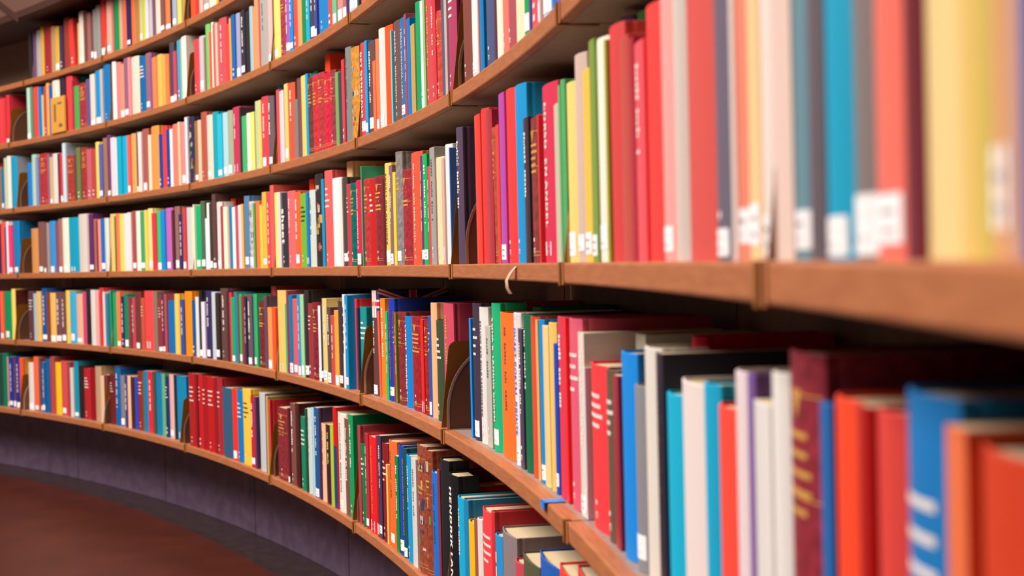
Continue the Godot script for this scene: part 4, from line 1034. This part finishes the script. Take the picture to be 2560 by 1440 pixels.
func room() -> void:
	var edge := RAD + 0.16 * U
	var st := new_st()
	disc(st, 0.0, edge, 0.0, Vector3.UP)
	disc(st, 0.0, WALL + 0.3, -0.12, Vector3.DOWN)
	structure(put(st, "floor", M.floor, self), "reddish brown worn floor in front of the curved bookcase", "floor")
	st = new_st()
	disc(st, edge, WALL + 0.3, 0.0, Vector3.UP)
	disc(st, edge, WALL + 0.3, -0.12, Vector3.DOWN)
	structure(put(st, "trim_1", M.border, self), "dark polished floor border along the foot of the wall", "floor border")
	# wall panels behind and under the shelves, with open joints
	var wall := Node3D.new()
	wall.name = "wall_back"
	add_child(wall)
	structure(wall, "curved purplish grey panelled wall under and behind the bookshelves", "wall")
	st = new_st()
	arc_slab(st, TH_MIN, TH_MAX, WALL + 0.008, WALL + 0.2, 0.0, 2.02)
	put(st, "wall_core", M.dark_wood, wall)
	var step := 3.125 / 33.5421
	var first := 4.62 / 33.5421 - 3.0 * step
	for k in 13:
		var a := maxf(first + k * step, TH_MIN)
		var b := minf(first + (k + 1) * step, TH_MAX)
		if b - a < 0.01:
			continue
		st = new_st()
		arc_slab(st, a + 0.0003, b - 0.0003, WALL - 0.004, WALL + 0.008, 0.0, SHELF_Y[1] - BOARD, 0.001)
		put(st, "panel", M.panel, wall)
		st = new_st()
		arc_slab(st, a + 0.0003, b - 0.0003, WALL - 0.004, WALL + 0.008, SHELF_Y[1] - BOARD + 0.002, 2.02, 0.001)
		put(st, "panel", M.back, wall)
	# the rest of the round room
	st = new_st()
	arc_slab(st, TH_MAX, TAU + TH_MIN, WALL, WALL + 0.25, 0.0, 6.0)
	structure(put(st, "wall_room", M.plaster, self), "plain plaster wall of the round reading room", "wall")
	st = new_st()
	arc_slab(st, TH_MIN, TH_MAX, WALL, WALL + 0.25, 2.02, 6.0)
	structure(put(st, "wall_upper", M.plaster, self), "plain plaster wall above the bookcase", "wall")
	st = new_st()
	disc(st, 0.0, WALL + 0.3, 6.0, Vector3.DOWN)
	disc(st, 0.0, WALL + 0.3, 6.12, Vector3.UP)
	structure(put(st, "ceiling", M.plaster, self), "pale plaster ceiling of the round reading room", "ceiling")
	var lamp := thing("skylight", "wide glowing milky glass skylight hung under the ceiling", "skylight")
	lamp.position = SKY_AT
	st = new_st()
	box(st, Vector3(-2.5, 0.0, -2.5), Vector3(2.5, 0.02, 2.5))
	put(st, "glass", M.glow, lamp)
	st = new_st()
	for s in [-1.0, 1.0]:
		box(st, Vector3(s * 2.56 - 0.06, -0.05, -2.62), Vector3(s * 2.56 + 0.06, 0.4, 2.62))
		box(st, Vector3(-2.5, -0.05, s * 2.56 - 0.06), Vector3(2.5, 0.4, s * 2.56 + 0.06))
	put(st, "frame", M.plaster, lamp)

# ---------------------------------------------------------------- bookcase
func joints(s: int) -> Array:
	var a := []
	for e in ENDS:
		if e[0] == s:
			a.append(e[1])
	a.sort()
	var step := 3.125 / 33.5421
	while a[0] - step > TH_MIN:
		a.push_front(a[0] - step)
	while a[-1] + step < TH_MAX:
		a.append(a[-1] + step)
	a.push_front(TH_MIN)
	a.append(TH_MAX)
	return a

func bookcase() -> void:
	var bc := thing("bookcase", "curved built-in wooden bookcase with six long shelves", "bookcase")
	for s in range(1, 7):
		var y: float = SHELF_Y[s]
		var shelf := Node3D.new()
		shelf.name = "shelf"
		bc.add_child(shelf, true)
		var js := joints(s)
		for i in js.size() - 1:
			var t0: float = js[i] + 0.00026
			var t1: float = js[i + 1] - 0.00026
			if t1 - t0 < 0.004:
				continue
			var st := new_st()
			arc_edge(st, t0, t1, RAD, RAD + 0.018, y - BOARD, y, 0.0022)
			put(st, "edge_strip", M.wood, shelf)
			st = new_st()
			arc_slab(st, t0, t1, RAD + 0.018, WALL - 0.004, y - BOARD + 0.003, y - 0.0003)
			put(st, "board", M.top, shelf)
			st = new_st()
			arc_slab(st, t0, t1, RAD + 0.012, WALL - 0.004, y - BOARD - 0.0005, y - BOARD + 0.003)
			put(st, "underside", M.top, shelf)
		# metal clips over the board ends at every joint
		for i in range(1, js.size() - 1):
			var hold := Node3D.new()
			hold.name = "clip"
			shelf.add_child(hold, true)
			place(hold, RAD, js[i], y)
			var cl := new_st()
			box(cl, Vector3(-0.0135, -BOARD - 0.0022, 0.0003), Vector3(-0.002, 0.0008, 0.0022))
			box(cl, Vector3(-0.0135, -BOARD - 0.0022, -0.045), Vector3(-0.002, -BOARD - 0.0006, 0.0003))
			box(cl, Vector3(-0.0135, 0.0001, -0.006), Vector3(-0.002, 0.0008, 0.0003))
			put(cl, "left_clip", M.brass, hold)
			cl = new_st()
			box(cl, Vector3(0.0036, -BOARD - 0.0012, 0.0002), Vector3(0.0125, 0.0004, 0.0012))
			put(cl, "right_clip", M.wood_plain, hold)
	# canopy over the top shelf
	var st := new_st()
	arc_slab(st, TH_MIN, TH_MAX, RAD - 0.07, WALL - 0.004, 6.92 * U, 6.92 * U + 0.03, 0.002)
	put(st, "canopy", M.dark_wood, bc)
	st = new_st()
	arc_slab(st, TH_MIN, TH_MAX, RAD - 0.069, WALL, 6.92 * U + 0.03, 6.92 * U + 0.8)
	structure(put(st, "trim_2", M.cornice, self), "brown cornice wall rising above the top shelf", "cornice")
	# slanting dark batten on the cornice
	st = new_st()
	var pa := polar(RAD - 0.069, STRUT[0], STRUT[1])
	var pb := polar(RAD - 0.069, STRUT[2], STRUT[3])
	var along := (pb - pa).normalized()
	var inward := -polar(1.0, (STRUT[0] + STRUT[2]) / 2)
	var side := along.cross(inward).normalized() * 0.012
	var lift := inward * 0.008
	quad(st, pa - side + lift, pb - side + lift, pb + side + lift, pa + side + lift, inward)
	quad(st, pa - side, pb - side, pb - side + lift, pa - side + lift, -side)
	quad(st, pa + side, pb + side, pb + side + lift, pa + side + lift, side)
	structure(put(st, "trim_3", M.dark_wood, self), "dark slanting batten on the brown cornice", "batten")

# wooden front edge with the grain running along it
func arc_edge(st: SurfaceTool, t0: float, t1: float, r0: float, r1: float, y0: float, y1: float, bev: float) -> void:
	var n := maxi(2, int(ceil(absf(t1 - t0) / 0.012)))
	var prof := [Vector2(r1, y0), Vector2(r0 + bev, y0), Vector2(r0 + bev * 0.3, y0 + bev * 0.3), Vector2(r0, y0 + bev), Vector2(r0, y1 - bev), Vector2(r0 + bev * 0.3, y1 - bev * 0.3), Vector2(r0 + bev, y1), Vector2(r1, y1)]
	for i in n:
		var a := lerpf(t0, t1, float(i) / n)
		var b := lerpf(t0, t1, float(i + 1) / n)
		var v := 0.0
		for k in prof.size() - 1:
			var p: Vector2 = prof[k]
			var q: Vector2 = prof[k + 1]
			var dv := p.distance_to(q)
			var nrm2 := Vector2(-(q.y - p.y), q.x - p.x).normalized()
			var mid := polar(1.0, (a + b) / 2)
			var out := mid * nrm2.x + Vector3.UP * nrm2.y
			var pts := [[polar(p.x, a, p.y), a, v], [polar(p.x, b, p.y), b, v], [polar(q.x, b, q.y), b, v + dv], [polar(q.x, a, q.y), a, v + dv]]
			for tr in [[0, 1, 2], [0, 2, 3]]:
				var A: Vector3 = pts[tr[0]][0]
				var B: Vector3 = pts[tr[1]][0]
				var C: Vector3 = pts[tr[2]][0]
				var idx: Array = tr.duplicate()
				if (B - A).cross(C - A).dot(out) > 0.0:
					idx = [tr[0], tr[2], tr[1]]
				for j in idx:
					st.set_smooth_group(-1)
					st.set_uv(Vector2(pts[j][1] * RAD * 2.0, pts[j][2] * 14.0 + y0 * 3.1))
					st.add_vertex(pts[j][0])
			v += dv

# ---------------------------------------------------------------- bookends
func place(o: Node3D, r: float, th: float, y: float) -> void:
	o.position = polar(r, th, y)
	o.rotation.y = th - PI / 2

func extrude_side(st: SurfaceTool, outline: PackedVector2Array, x0: float, x1: float) -> void:
	# outline in (z, y): extruded along x
	var idx := Geometry2D.triangulate_polygon(outline)
	for i in range(0, idx.size(), 3):
		for x in [x0, x1]:
			var p := []
			for j in 3:
				var v: Vector2 = outline[idx[i + j]]
				p.append(Vector3(x, v.y, v.x))
			tri(st, p[0], p[1], p[2], Vector3(-1 if x == x0 else 1, 0, 0))
	var c := Vector2.ZERO
	for v in outline:
		c += v / outline.size()
	for i in outline.size():
		var a := outline[i]
		var b := outline[(i + 1) % outline.size()]
		var m := (a + b) / 2 - c
		quad(st, Vector3(x0, a.y, a.x), Vector3(x0, b.y, b.x), Vector3(x1, b.y, b.x), Vector3(x1, a.y, a.x), Vector3(0, m.y, m.x))

const NTH := ["first", "second", "third", "fourth", "fifth", "sixth", "seventh", "eighth", "ninth"]

func bookends() -> void:
	for e in ENDS:
		if e[5] == 0:
			continue
		var s: int = e[0]
		var y: float = SHELF_Y[s]
		var where := "%s on the %s shelf up" % [NTH[e[4]], NTH[s - 1]]
		# plate with a slanted front edge, closing the row on its left
		var a := thing("bookend", "brown metal bookend with rounded corner, " + where, "bookend", "square metal bookends")
		place(a, RAD, e[2], y)
		var o := PackedVector2Array([Vector2(-0.004, 0.0005), Vector2(-0.019, 0.132)])
		for k in 5:
			var t := k / 4.0 * PI / 2
			o.append(Vector2(-0.034 + 0.0145 * cos(t), 0.136 + 0.0145 * sin(t)))
		o.append(Vector2(-0.17, 0.1505)); o.append(Vector2(-0.17, 0.0005))
		var st := new_st()
		extrude_side(st, o, 0.0003, 0.0017)
		put(st, "plate", M.brass, a)
		# arched plate opening the row on its right
		var b := thing("bookend_arch", "dark bronze arched bookend with pale rim, " + where, "bookend", "arched metal bookends")
		place(b, RAD, e[3], y)
		var arch := PackedVector2Array()
		for k in 11:
			var t := k / 10.0 * PI / 2
			arch.append(Vector2(-0.105 + 0.095 * cos(t), 0.03 + 0.112 * sin(t)))
		var full := PackedVector2Array([Vector2(-0.01, 0.0005)])
		full.append_array(arch)
		full.append(Vector2(-0.16, 0.142)); full.append(Vector2(-0.16, 0.0005))
		st = new_st()
		extrude_side(st, full, -0.0017, -0.0003)
		put(st, "plate", M.bronze, b)
		st = new_st()
		var edge := PackedVector2Array([Vector2(-0.01, 0.0005)])
		edge.append_array(arch)
		for k in edge.size() - 1:
			var p := edge[k]
			var q := edge[k + 1]
			var n := Vector2(q.y - p.y, -(q.x - p.x)).normalized() * 0.0022
			quad(st, Vector3(-0.0024, p.y + n.y, p.x + n.x), Vector3(-0.0024, q.y + n.y, q.x + n.x), Vector3(0.0004, q.y + n.y, q.x + n.x), Vector3(0.0004, p.y + n.y, p.x + n.x), Vector3(0, n.y, n.x))
			quad(st, Vector3(0.0004, p.y + n.y, p.x + n.x), Vector3(0.0004, q.y + n.y, q.x + n.x), Vector3(0.0004, q.y - n.y, q.x - n.x), Vector3(0.0004, p.y - n.y, p.x - n.x), Vector3(1, 0, 0))
		put(st, "rim", M.rim, b)

# ---------------------------------------------------------------- books
func lin(hex: String, f := 1.0) -> Color:
	var c := Color.html(hex).srgb_to_linear()
	return Color(c.r * f, c.g * f, c.b * f)

func spine_z(x: float, w: float, bulge: float) -> float:
	return -bulge * pow(absf(x) / (w / 2), 2.0)

# cover: boards and spine in one piece, open at the top, bottom and fore edge
func cover_mesh(st: SurfaceTool, w: float, h: float, d: float, bulge: float, hard: bool, segs: int, xf: Transform3D) -> void:
	var hw := w / 2
	var thick := minf(0.0022 if hard else 0.0007, w * 0.2)
	var out := []
	var zc := -bulge
	out.append(Vector2(-hw, -d))
	if hard and w > 0.012:
		out.append(Vector2(-hw, zc - 0.011)); out.append(Vector2(-hw + 0.0011, zc - 0.007)); out.append(Vector2(-hw, zc - 0.003))
	var i0 := out.size()
	for k in segs + 1:
		var x := lerpf(-hw, hw, float(k) / segs)
		out.append(Vector2(x, spine_z(x, w, bulge)))
	var i1 := out.size() - 1
	if hard and w > 0.012:
		out.append(Vector2(hw, zc - 0.003)); out.append(Vector2(hw - 0.0011, zc - 0.007)); out.append(Vector2(hw, zc - 0.011))
	out.append(Vector2(hw, -d))
	var inn := []
	for p in out:
		var x: float = clampf(p.x, -hw + thick, hw - thick)
		inn.append(Vector2(x, minf(p.y, p.y) - (thick if absf(p.x) < hw - 0.0001 else 0.0) if p.y > zc - 0.002 else p.y))
	var bev := 0.0006
	for i in out.size() - 1:
		var p: Vector2 = out[i]
		var q: Vector2 = out[i + 1]
		var n := Vector2(-(q.y - p.y), q.x - p.x).normalized()
		var smooth := i >= i0 and i < i1 and bulge > 0.0015
		var N := xf.basis * Vector3(n.x, 0, n.y)
		var f := func(a: Vector2, ya: float) -> Vector3: return xf * Vector3(a.x, ya, a.y)
		quad(st, f.call(p, 0.0), f.call(q, 0.0), f.call(q, h - bev), f.call(p, h - bev), N, smooth)
		var pi: Vector2 = p - n * bev
		var qi: Vector2 = q - n * bev
		quad(st, f.call(p, h - bev), f.call(q, h - bev), f.call(qi, h), f.call(pi, h), N + Vector3.UP, false)
		quad(st, f.call(pi, h), f.call(qi, h), f.call(inn[i + 1], h), f.call(inn[i], h), Vector3.UP, false)
		quad(st, f.call(inn[i], h), f.call(inn[i + 1], h), f.call(inn[i + 1], h - 0.005), f.call(inn[i], h - 0.005), -N, false)

func pages_mesh(st: SurfaceTool, w: float, h: float, d: float, bulge: float, hard: bool, xf: Transform3D) -> void:
	var hw := w / 2 - minf(0.0022 if hard else 0.0007, w * 0.2)
	var drop := 0.003 if hard else 0.0004
	var z0 := -bulge - 0.0015
	var z1 := -d + (0.004 if hard else 0.0006)
	var v := []
	for i in 8:
		v.append(xf * Vector3(hw if i & 1 else -hw, h - drop if i & 2 else 0.002, z0 if i & 4 else z1))
	var b := xf.basis
	quad(st, v[0], v[1], v[3], v[2], b * Vector3(0, 0, -1))
	quad(st, v[2], v[3], v[7], v[6], b * Vector3(0, 1, 0))
	quad(st, v[4], v[5], v[7], v[6], b * Vector3(0, 0, 1))

# a printed or pasted patch that follows the roundness of the spine
func patch(st: SurfaceTool, x0: float, x1: float, y0: float, y1: float, w: float, bulge: float, lift: float, xf := Transform3D.IDENTITY) -> void:
	var n := 4 if x1 - x0 > w * 0.4 and bulge > 0.001 else 1
	for k in n:
		var a := lerpf(x0, x1, float(k) / n)
		var b := lerpf(x0, x1, float(k + 1) / n)
		var za := spine_z(a, w, bulge) + lift
		var zb := spine_z(b, w, bulge) + lift
		quad(st, xf * Vector3(a, y0, za), xf * Vector3(b, y0, zb), xf * Vector3(b, y1, zb), xf * Vector3(a, y1, za), xf.basis * Vector3(0, 0, 1))

func is_hard(fl: String, w: float) -> bool:
	return fl.contains("g") or fl.contains("h") or fl.contains("y") or w > 0.05 or rng.randf() < 0.4

func lean_of(fl: String) -> float:
	var i := fl.find("l")
	return deg_to_rad(float(fl.substr(i + 1, 1))) if i >= 0 and i + 1 < fl.length() else 0.0

func words_patch(st: SurfaceTool, w: float, h: float, bulge: float, x: float, size: float, from: float, to: float) -> void:
	# illegible small print: letter-sized strokes in words running down the spine
	var y := h * from
	while y > h * to:
		var letters := rng.randi_range(3, 8)
		for k in letters:
			var lw := size * rng.randf_range(0.34, 0.6)
			if y - lw < h * to:
				break
			var tall := rng.randf_range(0.62, 1.0)
			patch(st, x - size / 2, x - size / 2 + size * tall, y - lw * 0.72, y, w, bulge, 0.0004)
			y -= lw
		y -= size * rng.randf_range(0.5, 0.9)

func books() -> void:
	for r in BOOKS:
		solo_book(r)
	var st := new_st()
	var pg := new_st()
	for r in FAR_BOOKS:
		far_book(st, pg, r)
	var rest := put(st, "distant_books", M.far, self)
	tag(rest, "remaining small distant books packed along the far shelves", "books")
	rest.set_meta("kind", "stuff")
	put(pg, "page_blocks", M.pages, rest).set_meta("kind", "stuff")

func far_book(st: SurfaceTool, pg: SurfaceTool, r: Array) -> void:
	var w: float = r[2]
	var h: float = r[3]
	var fl: String = r[7]
	var hard := is_hard(fl, w)
	var bulge := minf(w * (0.16 if hard else 0.04), 0.006)
	var th: float = r[1]
	var xf := Transform3D(Basis(Vector3.UP, th - PI / 2) * Basis(Vector3(0, 0, 1), lean_of(fl)), polar(RAD + r[5], th, SHELF_Y[r[0]] + 0.0002 + w / 2 * sin(lean_of(fl))))
	var col := lin(r[6])
	st.set_color(col)
	cover_mesh(st, w, h, r[4], bulge, hard, 4, xf)
	if SIDE.has(r[8]):
		st.set_color(lin(SIDE[r[8]]))
		var x := w / 2 + 0.0003
		quad(st, xf * Vector3(x, 0.004, -r[4] + 0.004), xf * Vector3(x, 0.004, -0.008), xf * Vector3(x, h - 0.004, -0.008), xf * Vector3(x, h - 0.004, -r[4] + 0.004), xf.basis * Vector3(1, 0, 0))
	pages_mesh(pg, w, h, r[4], bulge, hard, xf)
	if fl.contains("s"):
		st.set_color(lin("f0eef0"))
		var ly := rng.randf_range(0.002, 0.01)
		patch(st, -w * 0.4, w * 0.4, ly, ly + rng.randf_range(0.014, 0.025), w, bulge, 0.0004, xf)
	var ink := ""
	if fl.contains("t") or fl.contains("h") or fl.contains("d"):
		ink = "e8d8cc"
	elif fl.contains("T"):
		ink = "302828"
	elif fl.contains("g") or fl.contains("y"):
		ink = "d8a858"
	if ink != "":
		st.set_color(lin(ink))
		if fl.contains("t") or fl.contains("T") or fl.contains("y"):
			var y := h * 0.86
			while y > h * 0.36:
				var l := rng.randf_range(0.008, 0.024)
				patch(st, -w * 0.09, w * 0.09, y - l, y, w, bulge, 0.0004, xf)
				y -= l + 0.006
		if fl.contains("h") or fl.contains("g"):
			for k in 4:
				patch(st, -w * 0.3, w * rng.randf_range(0.1, 0.3), h * (0.82 - 0.055 * k), h * (0.835 - 0.055 * k), w, bulge, 0.0004, xf)
		if fl.contains("d"):
			patch(st, -w * 0.14, w * 0.14, 0.028, 0.034, w, bulge, 0.0004, xf)
			patch(st, -w * 0.14, w * 0.14, 0.012, 0.02, w, bulge, 0.0004, xf)

const SIDE := {"ft": "34203a", "fg": "aab0b4", "cg": "8a98a4", "fp": "2c2226", "fm": "5a2420", "fy": "f0a428"}

func solo_book(r: Array) -> void:
	var w: float = r[2]
	var h: float = r[3]
	var d: float = r[4]
	var fl: String = r[7]
	var text: String = r[9]
	var root := thing("book", r[10], "book", "books on the curved shelves")
	place(root, RAD + r[5], r[1], SHELF_Y[r[0]] + 0.0002)
	var lean := lean_of(fl)
	if lean != 0.0:
		root.rotate_object_local(Vector3(0, 0, 1), lean)
		root.position.y += w / 2 * sin(lean)
		root.position += root.basis.x * h * 0.5 * sin(lean)
	var hard := is_hard(fl, w)
	var bulge := minf(w * (0.17 if hard else 0.04), 0.007)
	var st := new_st()
	st.set_color(lin(r[6]))
	cover_mesh(st, w, h, d, bulge, hard, 8, Transform3D.IDENTITY)
	var kind := "leather" if fl.contains("g") or fl.contains("v") else ("cloth" if hard else "paper")
	put(st, "cover", M[kind], root)
	st = new_st()
	pages_mesh(st, w, h, d, bulge, hard, Transform3D.IDENTITY)
	put(st, "page_block", M.pages, root)
	if SIDE.has(r[8]):
		st = new_st()
		st.set_color(lin(SIDE[r[8]]))
		box(st, Vector3(w / 2, 0.004, -d + 0.004), Vector3(w / 2 + 0.0003, h - 0.004, -0.008))
		put(st, "cover_print", M.paper, root)
	if fl.contains("J"):
		flag_print(root, w, h, d, bulge)
	if fl.contains("n"):
		st = new_st()
		st.set_color(lin("0c4c78"))
		patch(st, -w * 0.49, w * 0.49, 0.0005, h * 0.62, w, bulge, 0.0003)
		put(st, "colour_band", M.paper, root)
	if fl.contains("u"):
		st = new_st()
		st.set_color(lin("f0e4e8"))
		patch(st, -w * 0.47, w * 0.47, h * 0.72, h * 0.985, w, bulge, 0.0003)
		put(st, "colour_band", M.paper, root)
	if fl.contains("v"):
		st = new_st()
		for k in 16:
			st.set_color(lin(["e8a850", "c85040", "d8c8c0", "304878", "789050"][rng.randi() % 5]))
			var x := rng.randf_range(-0.36, 0.2) * w
			var y := rng.randf_range(0.12, 0.86) * h
			patch(st, x, x + w * rng.randf_range(0.08, 0.26), y, y + h * rng.randf_range(0.015, 0.09), w, bulge, 0.0003)
		put(st, "cover_picture", M.paper, root).set_meta("kind", "stuff")
	if fl.contains("s"):
		st = new_st()
		var sw := minf(w * 0.8, 0.034)
		var ly := rng.randf_range(0.002, 0.012)
		var lh := rng.randf_range(0.016, 0.027)
		patch(st, -sw / 2, sw / 2, ly, ly + lh, w, bulge, 0.0004)
		var lab := put(st, "shelf_label", M.label, root)
		st = new_st()
		patch(st, -sw * 0.2, sw * 0.22, ly + lh * 0.2, ly + lh * 0.32, w, bulge, 0.0006)
		patch(st, -sw * 0.28, sw * 0.25, ly + lh * 0.6, ly + lh * 0.7, w, bulge, 0.0006)
		put(st, "call_number", M.ink_faint, lab)
	if fl.contains("g"):
		st = new_st()
		for k in [0.05, 0.075, 0.66, 0.9]:
			patch(st, -w * 0.46, w * 0.46, h * k, h * k + 0.0009, w, bulge, 0.0004)
		for k in 5:
			var half := w * rng.randf_range(0.12, 0.3)
			patch(st, -half, half, h * (0.80 - 0.045 * k), h * (0.80 - 0.045 * k) + 0.0034, w, bulge, 0.0004)
		# small crest under the head
		var cy := h * 0.915
		for k in 5:
			var half := w * 0.13 * (1.0 - 0.19 * k)
			patch(st, -half, half, cy - 0.003 * (k + 1), cy - 0.003 * k - 0.0004, w, bulge, 0.0004)
		put(st, "gold_tooling", M.ink_gold, root).set_meta("kind", "stuff")
	if fl.contains("h"):
		st = new_st()
		for k in 4:
			var half := w * rng.randf_range(0.14, 0.34)
			var y := h * (0.80 - 0.06 * k)
			var x := -half
			while x < half:
				var l := rng.randf_range(0.0014, 0.003)
				patch(st, x, minf(x + l, half), y, y + 0.0042, w, bulge, 0.0004)
				x += l + 0.0006
		put(st, "spine_lettering", M.ink_dark if r[6] == "70b82c" or r[6] == "f4c840" else M.ink_white, root)
	if fl.contains("d"):
		st = new_st()
		var x := -minf(w * 0.16, 0.004)
		patch(st, x, -x * 0.6, 0.0265, 0.031, w, bulge, 0.0004)
		patch(st, x, x + 0.0016, 0.0115, 0.0185, w, bulge, 0.0004)
		patch(st, -x - 0.0016, -x, 0.0115, 0.0185, w, bulge, 0.0004)
		patch(st, x, -x, 0.0172, 0.0185, w, bulge, 0.0004)
		put(st, "call_number", M.ink_white, root)
	var ink: Material = null
	if fl.contains("T"):
		ink = dark_ink(r[6])
	elif fl.contains("L"):
		ink = M.ink_lime
	elif fl.contains("p"):
		ink = M.ink_pink
	elif fl.contains("u") and text != "":
		ink = M.ink_blue
	elif fl.contains("y"):
		ink = M.ink_gold
	elif fl.contains("t"):
		ink = M.ink_white
	if ink == null:
		return
	if text != "":
		var tm := TextMesh.new()
		var font := SystemFont.new()
		font.font_names = PackedStringArray(["Droid Serif"] if fl.contains("y") or text.begins_with("Fod") else ["Droid Sans"])
		font.font_weight = 700 if w > 0.05 else 400
		tm.font = font
		tm.text = text
		tm.font_size = 32
		tm.pixel_size = 0.001
		tm.depth = 0.02
		tm.curve_step = 4.0
		var box_ := tm.get_aabb()
		var o := MeshInstance3D.new()
		o.mesh = tm
		o.material_override = ink
		o.name = "title"
		root.add_child(o, true)
		var long := h * 0.7
		var k := minf(long / maxf(box_.size.x, 0.001), w * 0.5 / maxf(box_.size.y, 0.001))
		o.scale = Vector3(long / maxf(box_.size.x, 0.001) if k < long / maxf(box_.size.x, 0.001) * 0.6 else k, k, 0.02)
		if o.scale.x > k * 1.7:
			o.scale.x = k * 1.7
		o.rotation.z = -PI / 2
		var c: Vector3 = box_.get_center() * o.scale
		o.position = Vector3(-c.y, h * 0.55 + c.x, spine_z(w * 0.2, w, bulge) * 0.3 + 0.0008)
	else:
		st = new_st()
		var size := clampf(w * 0.3, 0.003, 0.011)
		words_patch(st, w, h, bulge, rng.randf_range(-0.08, 0.08) * w, size, 0.9, rng.randf_range(0.3, 0.5))
		put(st, "title", ink, root)

func dark_ink(hex: String) -> Material:
	var k := "ink " + hex
	if not M.has(k):
		var c := Color.html(hex)
		M[k] = mat(c.lerp(c8(40, 32, 36), 0.62), 0.7)
	return M[k]

# red, white and blue flag print wrapped over spine and cover
func flag_print(root: Node3D, w: float, h: float, d: float, bulge: float) -> void:
	var blue := new_st()
	var white := new_st()
	var red := new_st()
	var x := w / 2 + 0.0003
	var y0 := h * 0.74
	var zc := -d * 0.5
	box(blue, Vector3(w / 2, y0, -d + 0.002), Vector3(x, h - 0.001, -0.006))
	patch(blue, -w * 0.48, w * 0.48, y0, h - 0.001, w, bulge, 0.0003)
	for s in [-1.0, 1.0]:
		var dirv := Vector2(d * 0.5, s * (h - y0) * 0.5)
		var n := Vector2(-dirv.y, dirv.x).normalized()
		var mid := Vector2(zc, (h + y0) / 2)
		for pair in [[white, 0.0055, 0.0003], [red, 0.002, 0.0005]]:
			var a: Vector2 = mid - dirv * 0.96 + n * pair[1]
			var b: Vector2 = mid + dirv * 0.96 + n * pair[1]
			var c: Vector2 = mid + dirv * 0.96 - n * pair[1]
			var e: Vector2 = mid - dirv * 0.96 - n * pair[1]
			var X: float = x + pair[2]
			quad(pair[0], Vector3(X, a.y, a.x), Vector3(X, b.y, b.x), Vector3(X, c.y, c.x), Vector3(X, e.y, e.x), Vector3(1, 0, 0))
	for pair in [[white, 0.009, 0.0006], [red, 0.0055, 0.0008]]:
		box(pair[0], Vector3(x, y0, zc - pair[1]), Vector3(x + pair[2], h - 0.001, zc + pair[1]))
		box(pair[0], Vector3(x, (h + y0) / 2 - pair[1], -d + 0.002), Vector3(x + pair[2], (h + y0) / 2 + pair[1], -0.006))
	patch(white, -w * 0.3, w * 0.3, y0, h - 0.001, w, bulge, 0.0005)
	patch(white, -w * 0.48, w * 0.48, h * 0.83, h * 0.91, w, bulge, 0.0005)
	patch(red, -w * 0.16, w * 0.16, y0, h - 0.001, w, bulge, 0.0007)
	patch(red, -w * 0.48, w * 0.48, h * 0.85, h * 0.89, w, bulge, 0.0007)
	put(blue, "flag_blue", mat(c8(30, 48, 120), 0.5), root)
	put(white, "flag_white", mat(c8(232, 222, 218), 0.5), root)
	put(red, "flag_red", mat(c8(205, 36, 48), 0.5), root)

# ---------------------------------------------------------------- small things
func small_things() -> void:
	# a buff paperback standing cover out in front of its row
	var r := RAD - 0.006
	var root := thing("book_facing_out", "buff paperback standing cover outwards on the fifth shelf up", "book", "books on the curved shelves")
	place(root, r, FACE_TH, SHELF_Y[5] + 0.0003)
	var st := new_st()
	st.set_color(lin("e2a44a"))
	box(st, Vector3(-0.075, 0.0, -0.007), Vector3(0.075, 0.142, -0.0004))
	put(st, "cover", M.paper, root)
	st = new_st()
	for k in 9:
		box(st, Vector3(-0.04, 0.045 + k * 0.008, -0.0004), Vector3(-0.018, 0.05 + k * 0.008, -0.0001))
	for k in 3:
		box(st, Vector3(0.012 + k * 0.012, 0.02, -0.0004), Vector3(0.02 + k * 0.012, 0.034, -0.0001))
		box(st, Vector3(0.0 + k * 0.016, 0.112, -0.0004), Vector3(0.012 + k * 0.016, 0.119, -0.0001))
	put(st, "cover_lettering", M.ink_dark, root).set_meta("kind", "stuff")
	# a loose strip of veneer curling down from the third shelf
	var strip := thing("veneer_strip", "pale curled veneer strip peeling from the front of the third shelf", "strip")
	place(strip, RAD - 0.001, STRIP_TH, SHELF_Y[3] - 0.004)
	st = new_st()
	var pts := [Vector3(0.012, 0.0, 0.0), Vector3(0.006, -0.008, 0.006), Vector3(-0.004, -0.018, 0.010), Vector3(-0.012, -0.028, 0.008), Vector3(-0.016, -0.036, 0.003)]
	for k in 4:
		var wa := 0.006 + 0.002 * k
		var wb := 0.006 + 0.002 * (k + 1)
		var a: Vector3 = pts[k]
		var b: Vector3 = pts[k + 1]
		for z in [0.0, -0.0008]:
			quad(st, a + Vector3(-wa, 0, z), a + Vector3(wa, 0, z), b + Vector3(wb, 0, z), b + Vector3(-wb, 0, z), Vector3(0, 0, 1 if z == 0.0 else -1), true)
	put(st, "strip", M.veneer, strip)
	# a slip of blue plastic lying over the edge of the second shelf
	var slip := thing("blue_slip", "small blue slip sticking out over the second shelf's edge", "slip")
	place(slip, RAD + 0.012, SLIP_TH, SHELF_Y[2] + 0.0004)
	st = new_st()
	box(st, Vector3(-0.012, 0.0, -0.01), Vector3(0.012, 0.0012, 0.016))
	box(st, Vector3(-0.012, -0.008, 0.0152), Vector3(0.012, 0.0012, 0.0164))
	put(st, "slip", M.slip, slip)
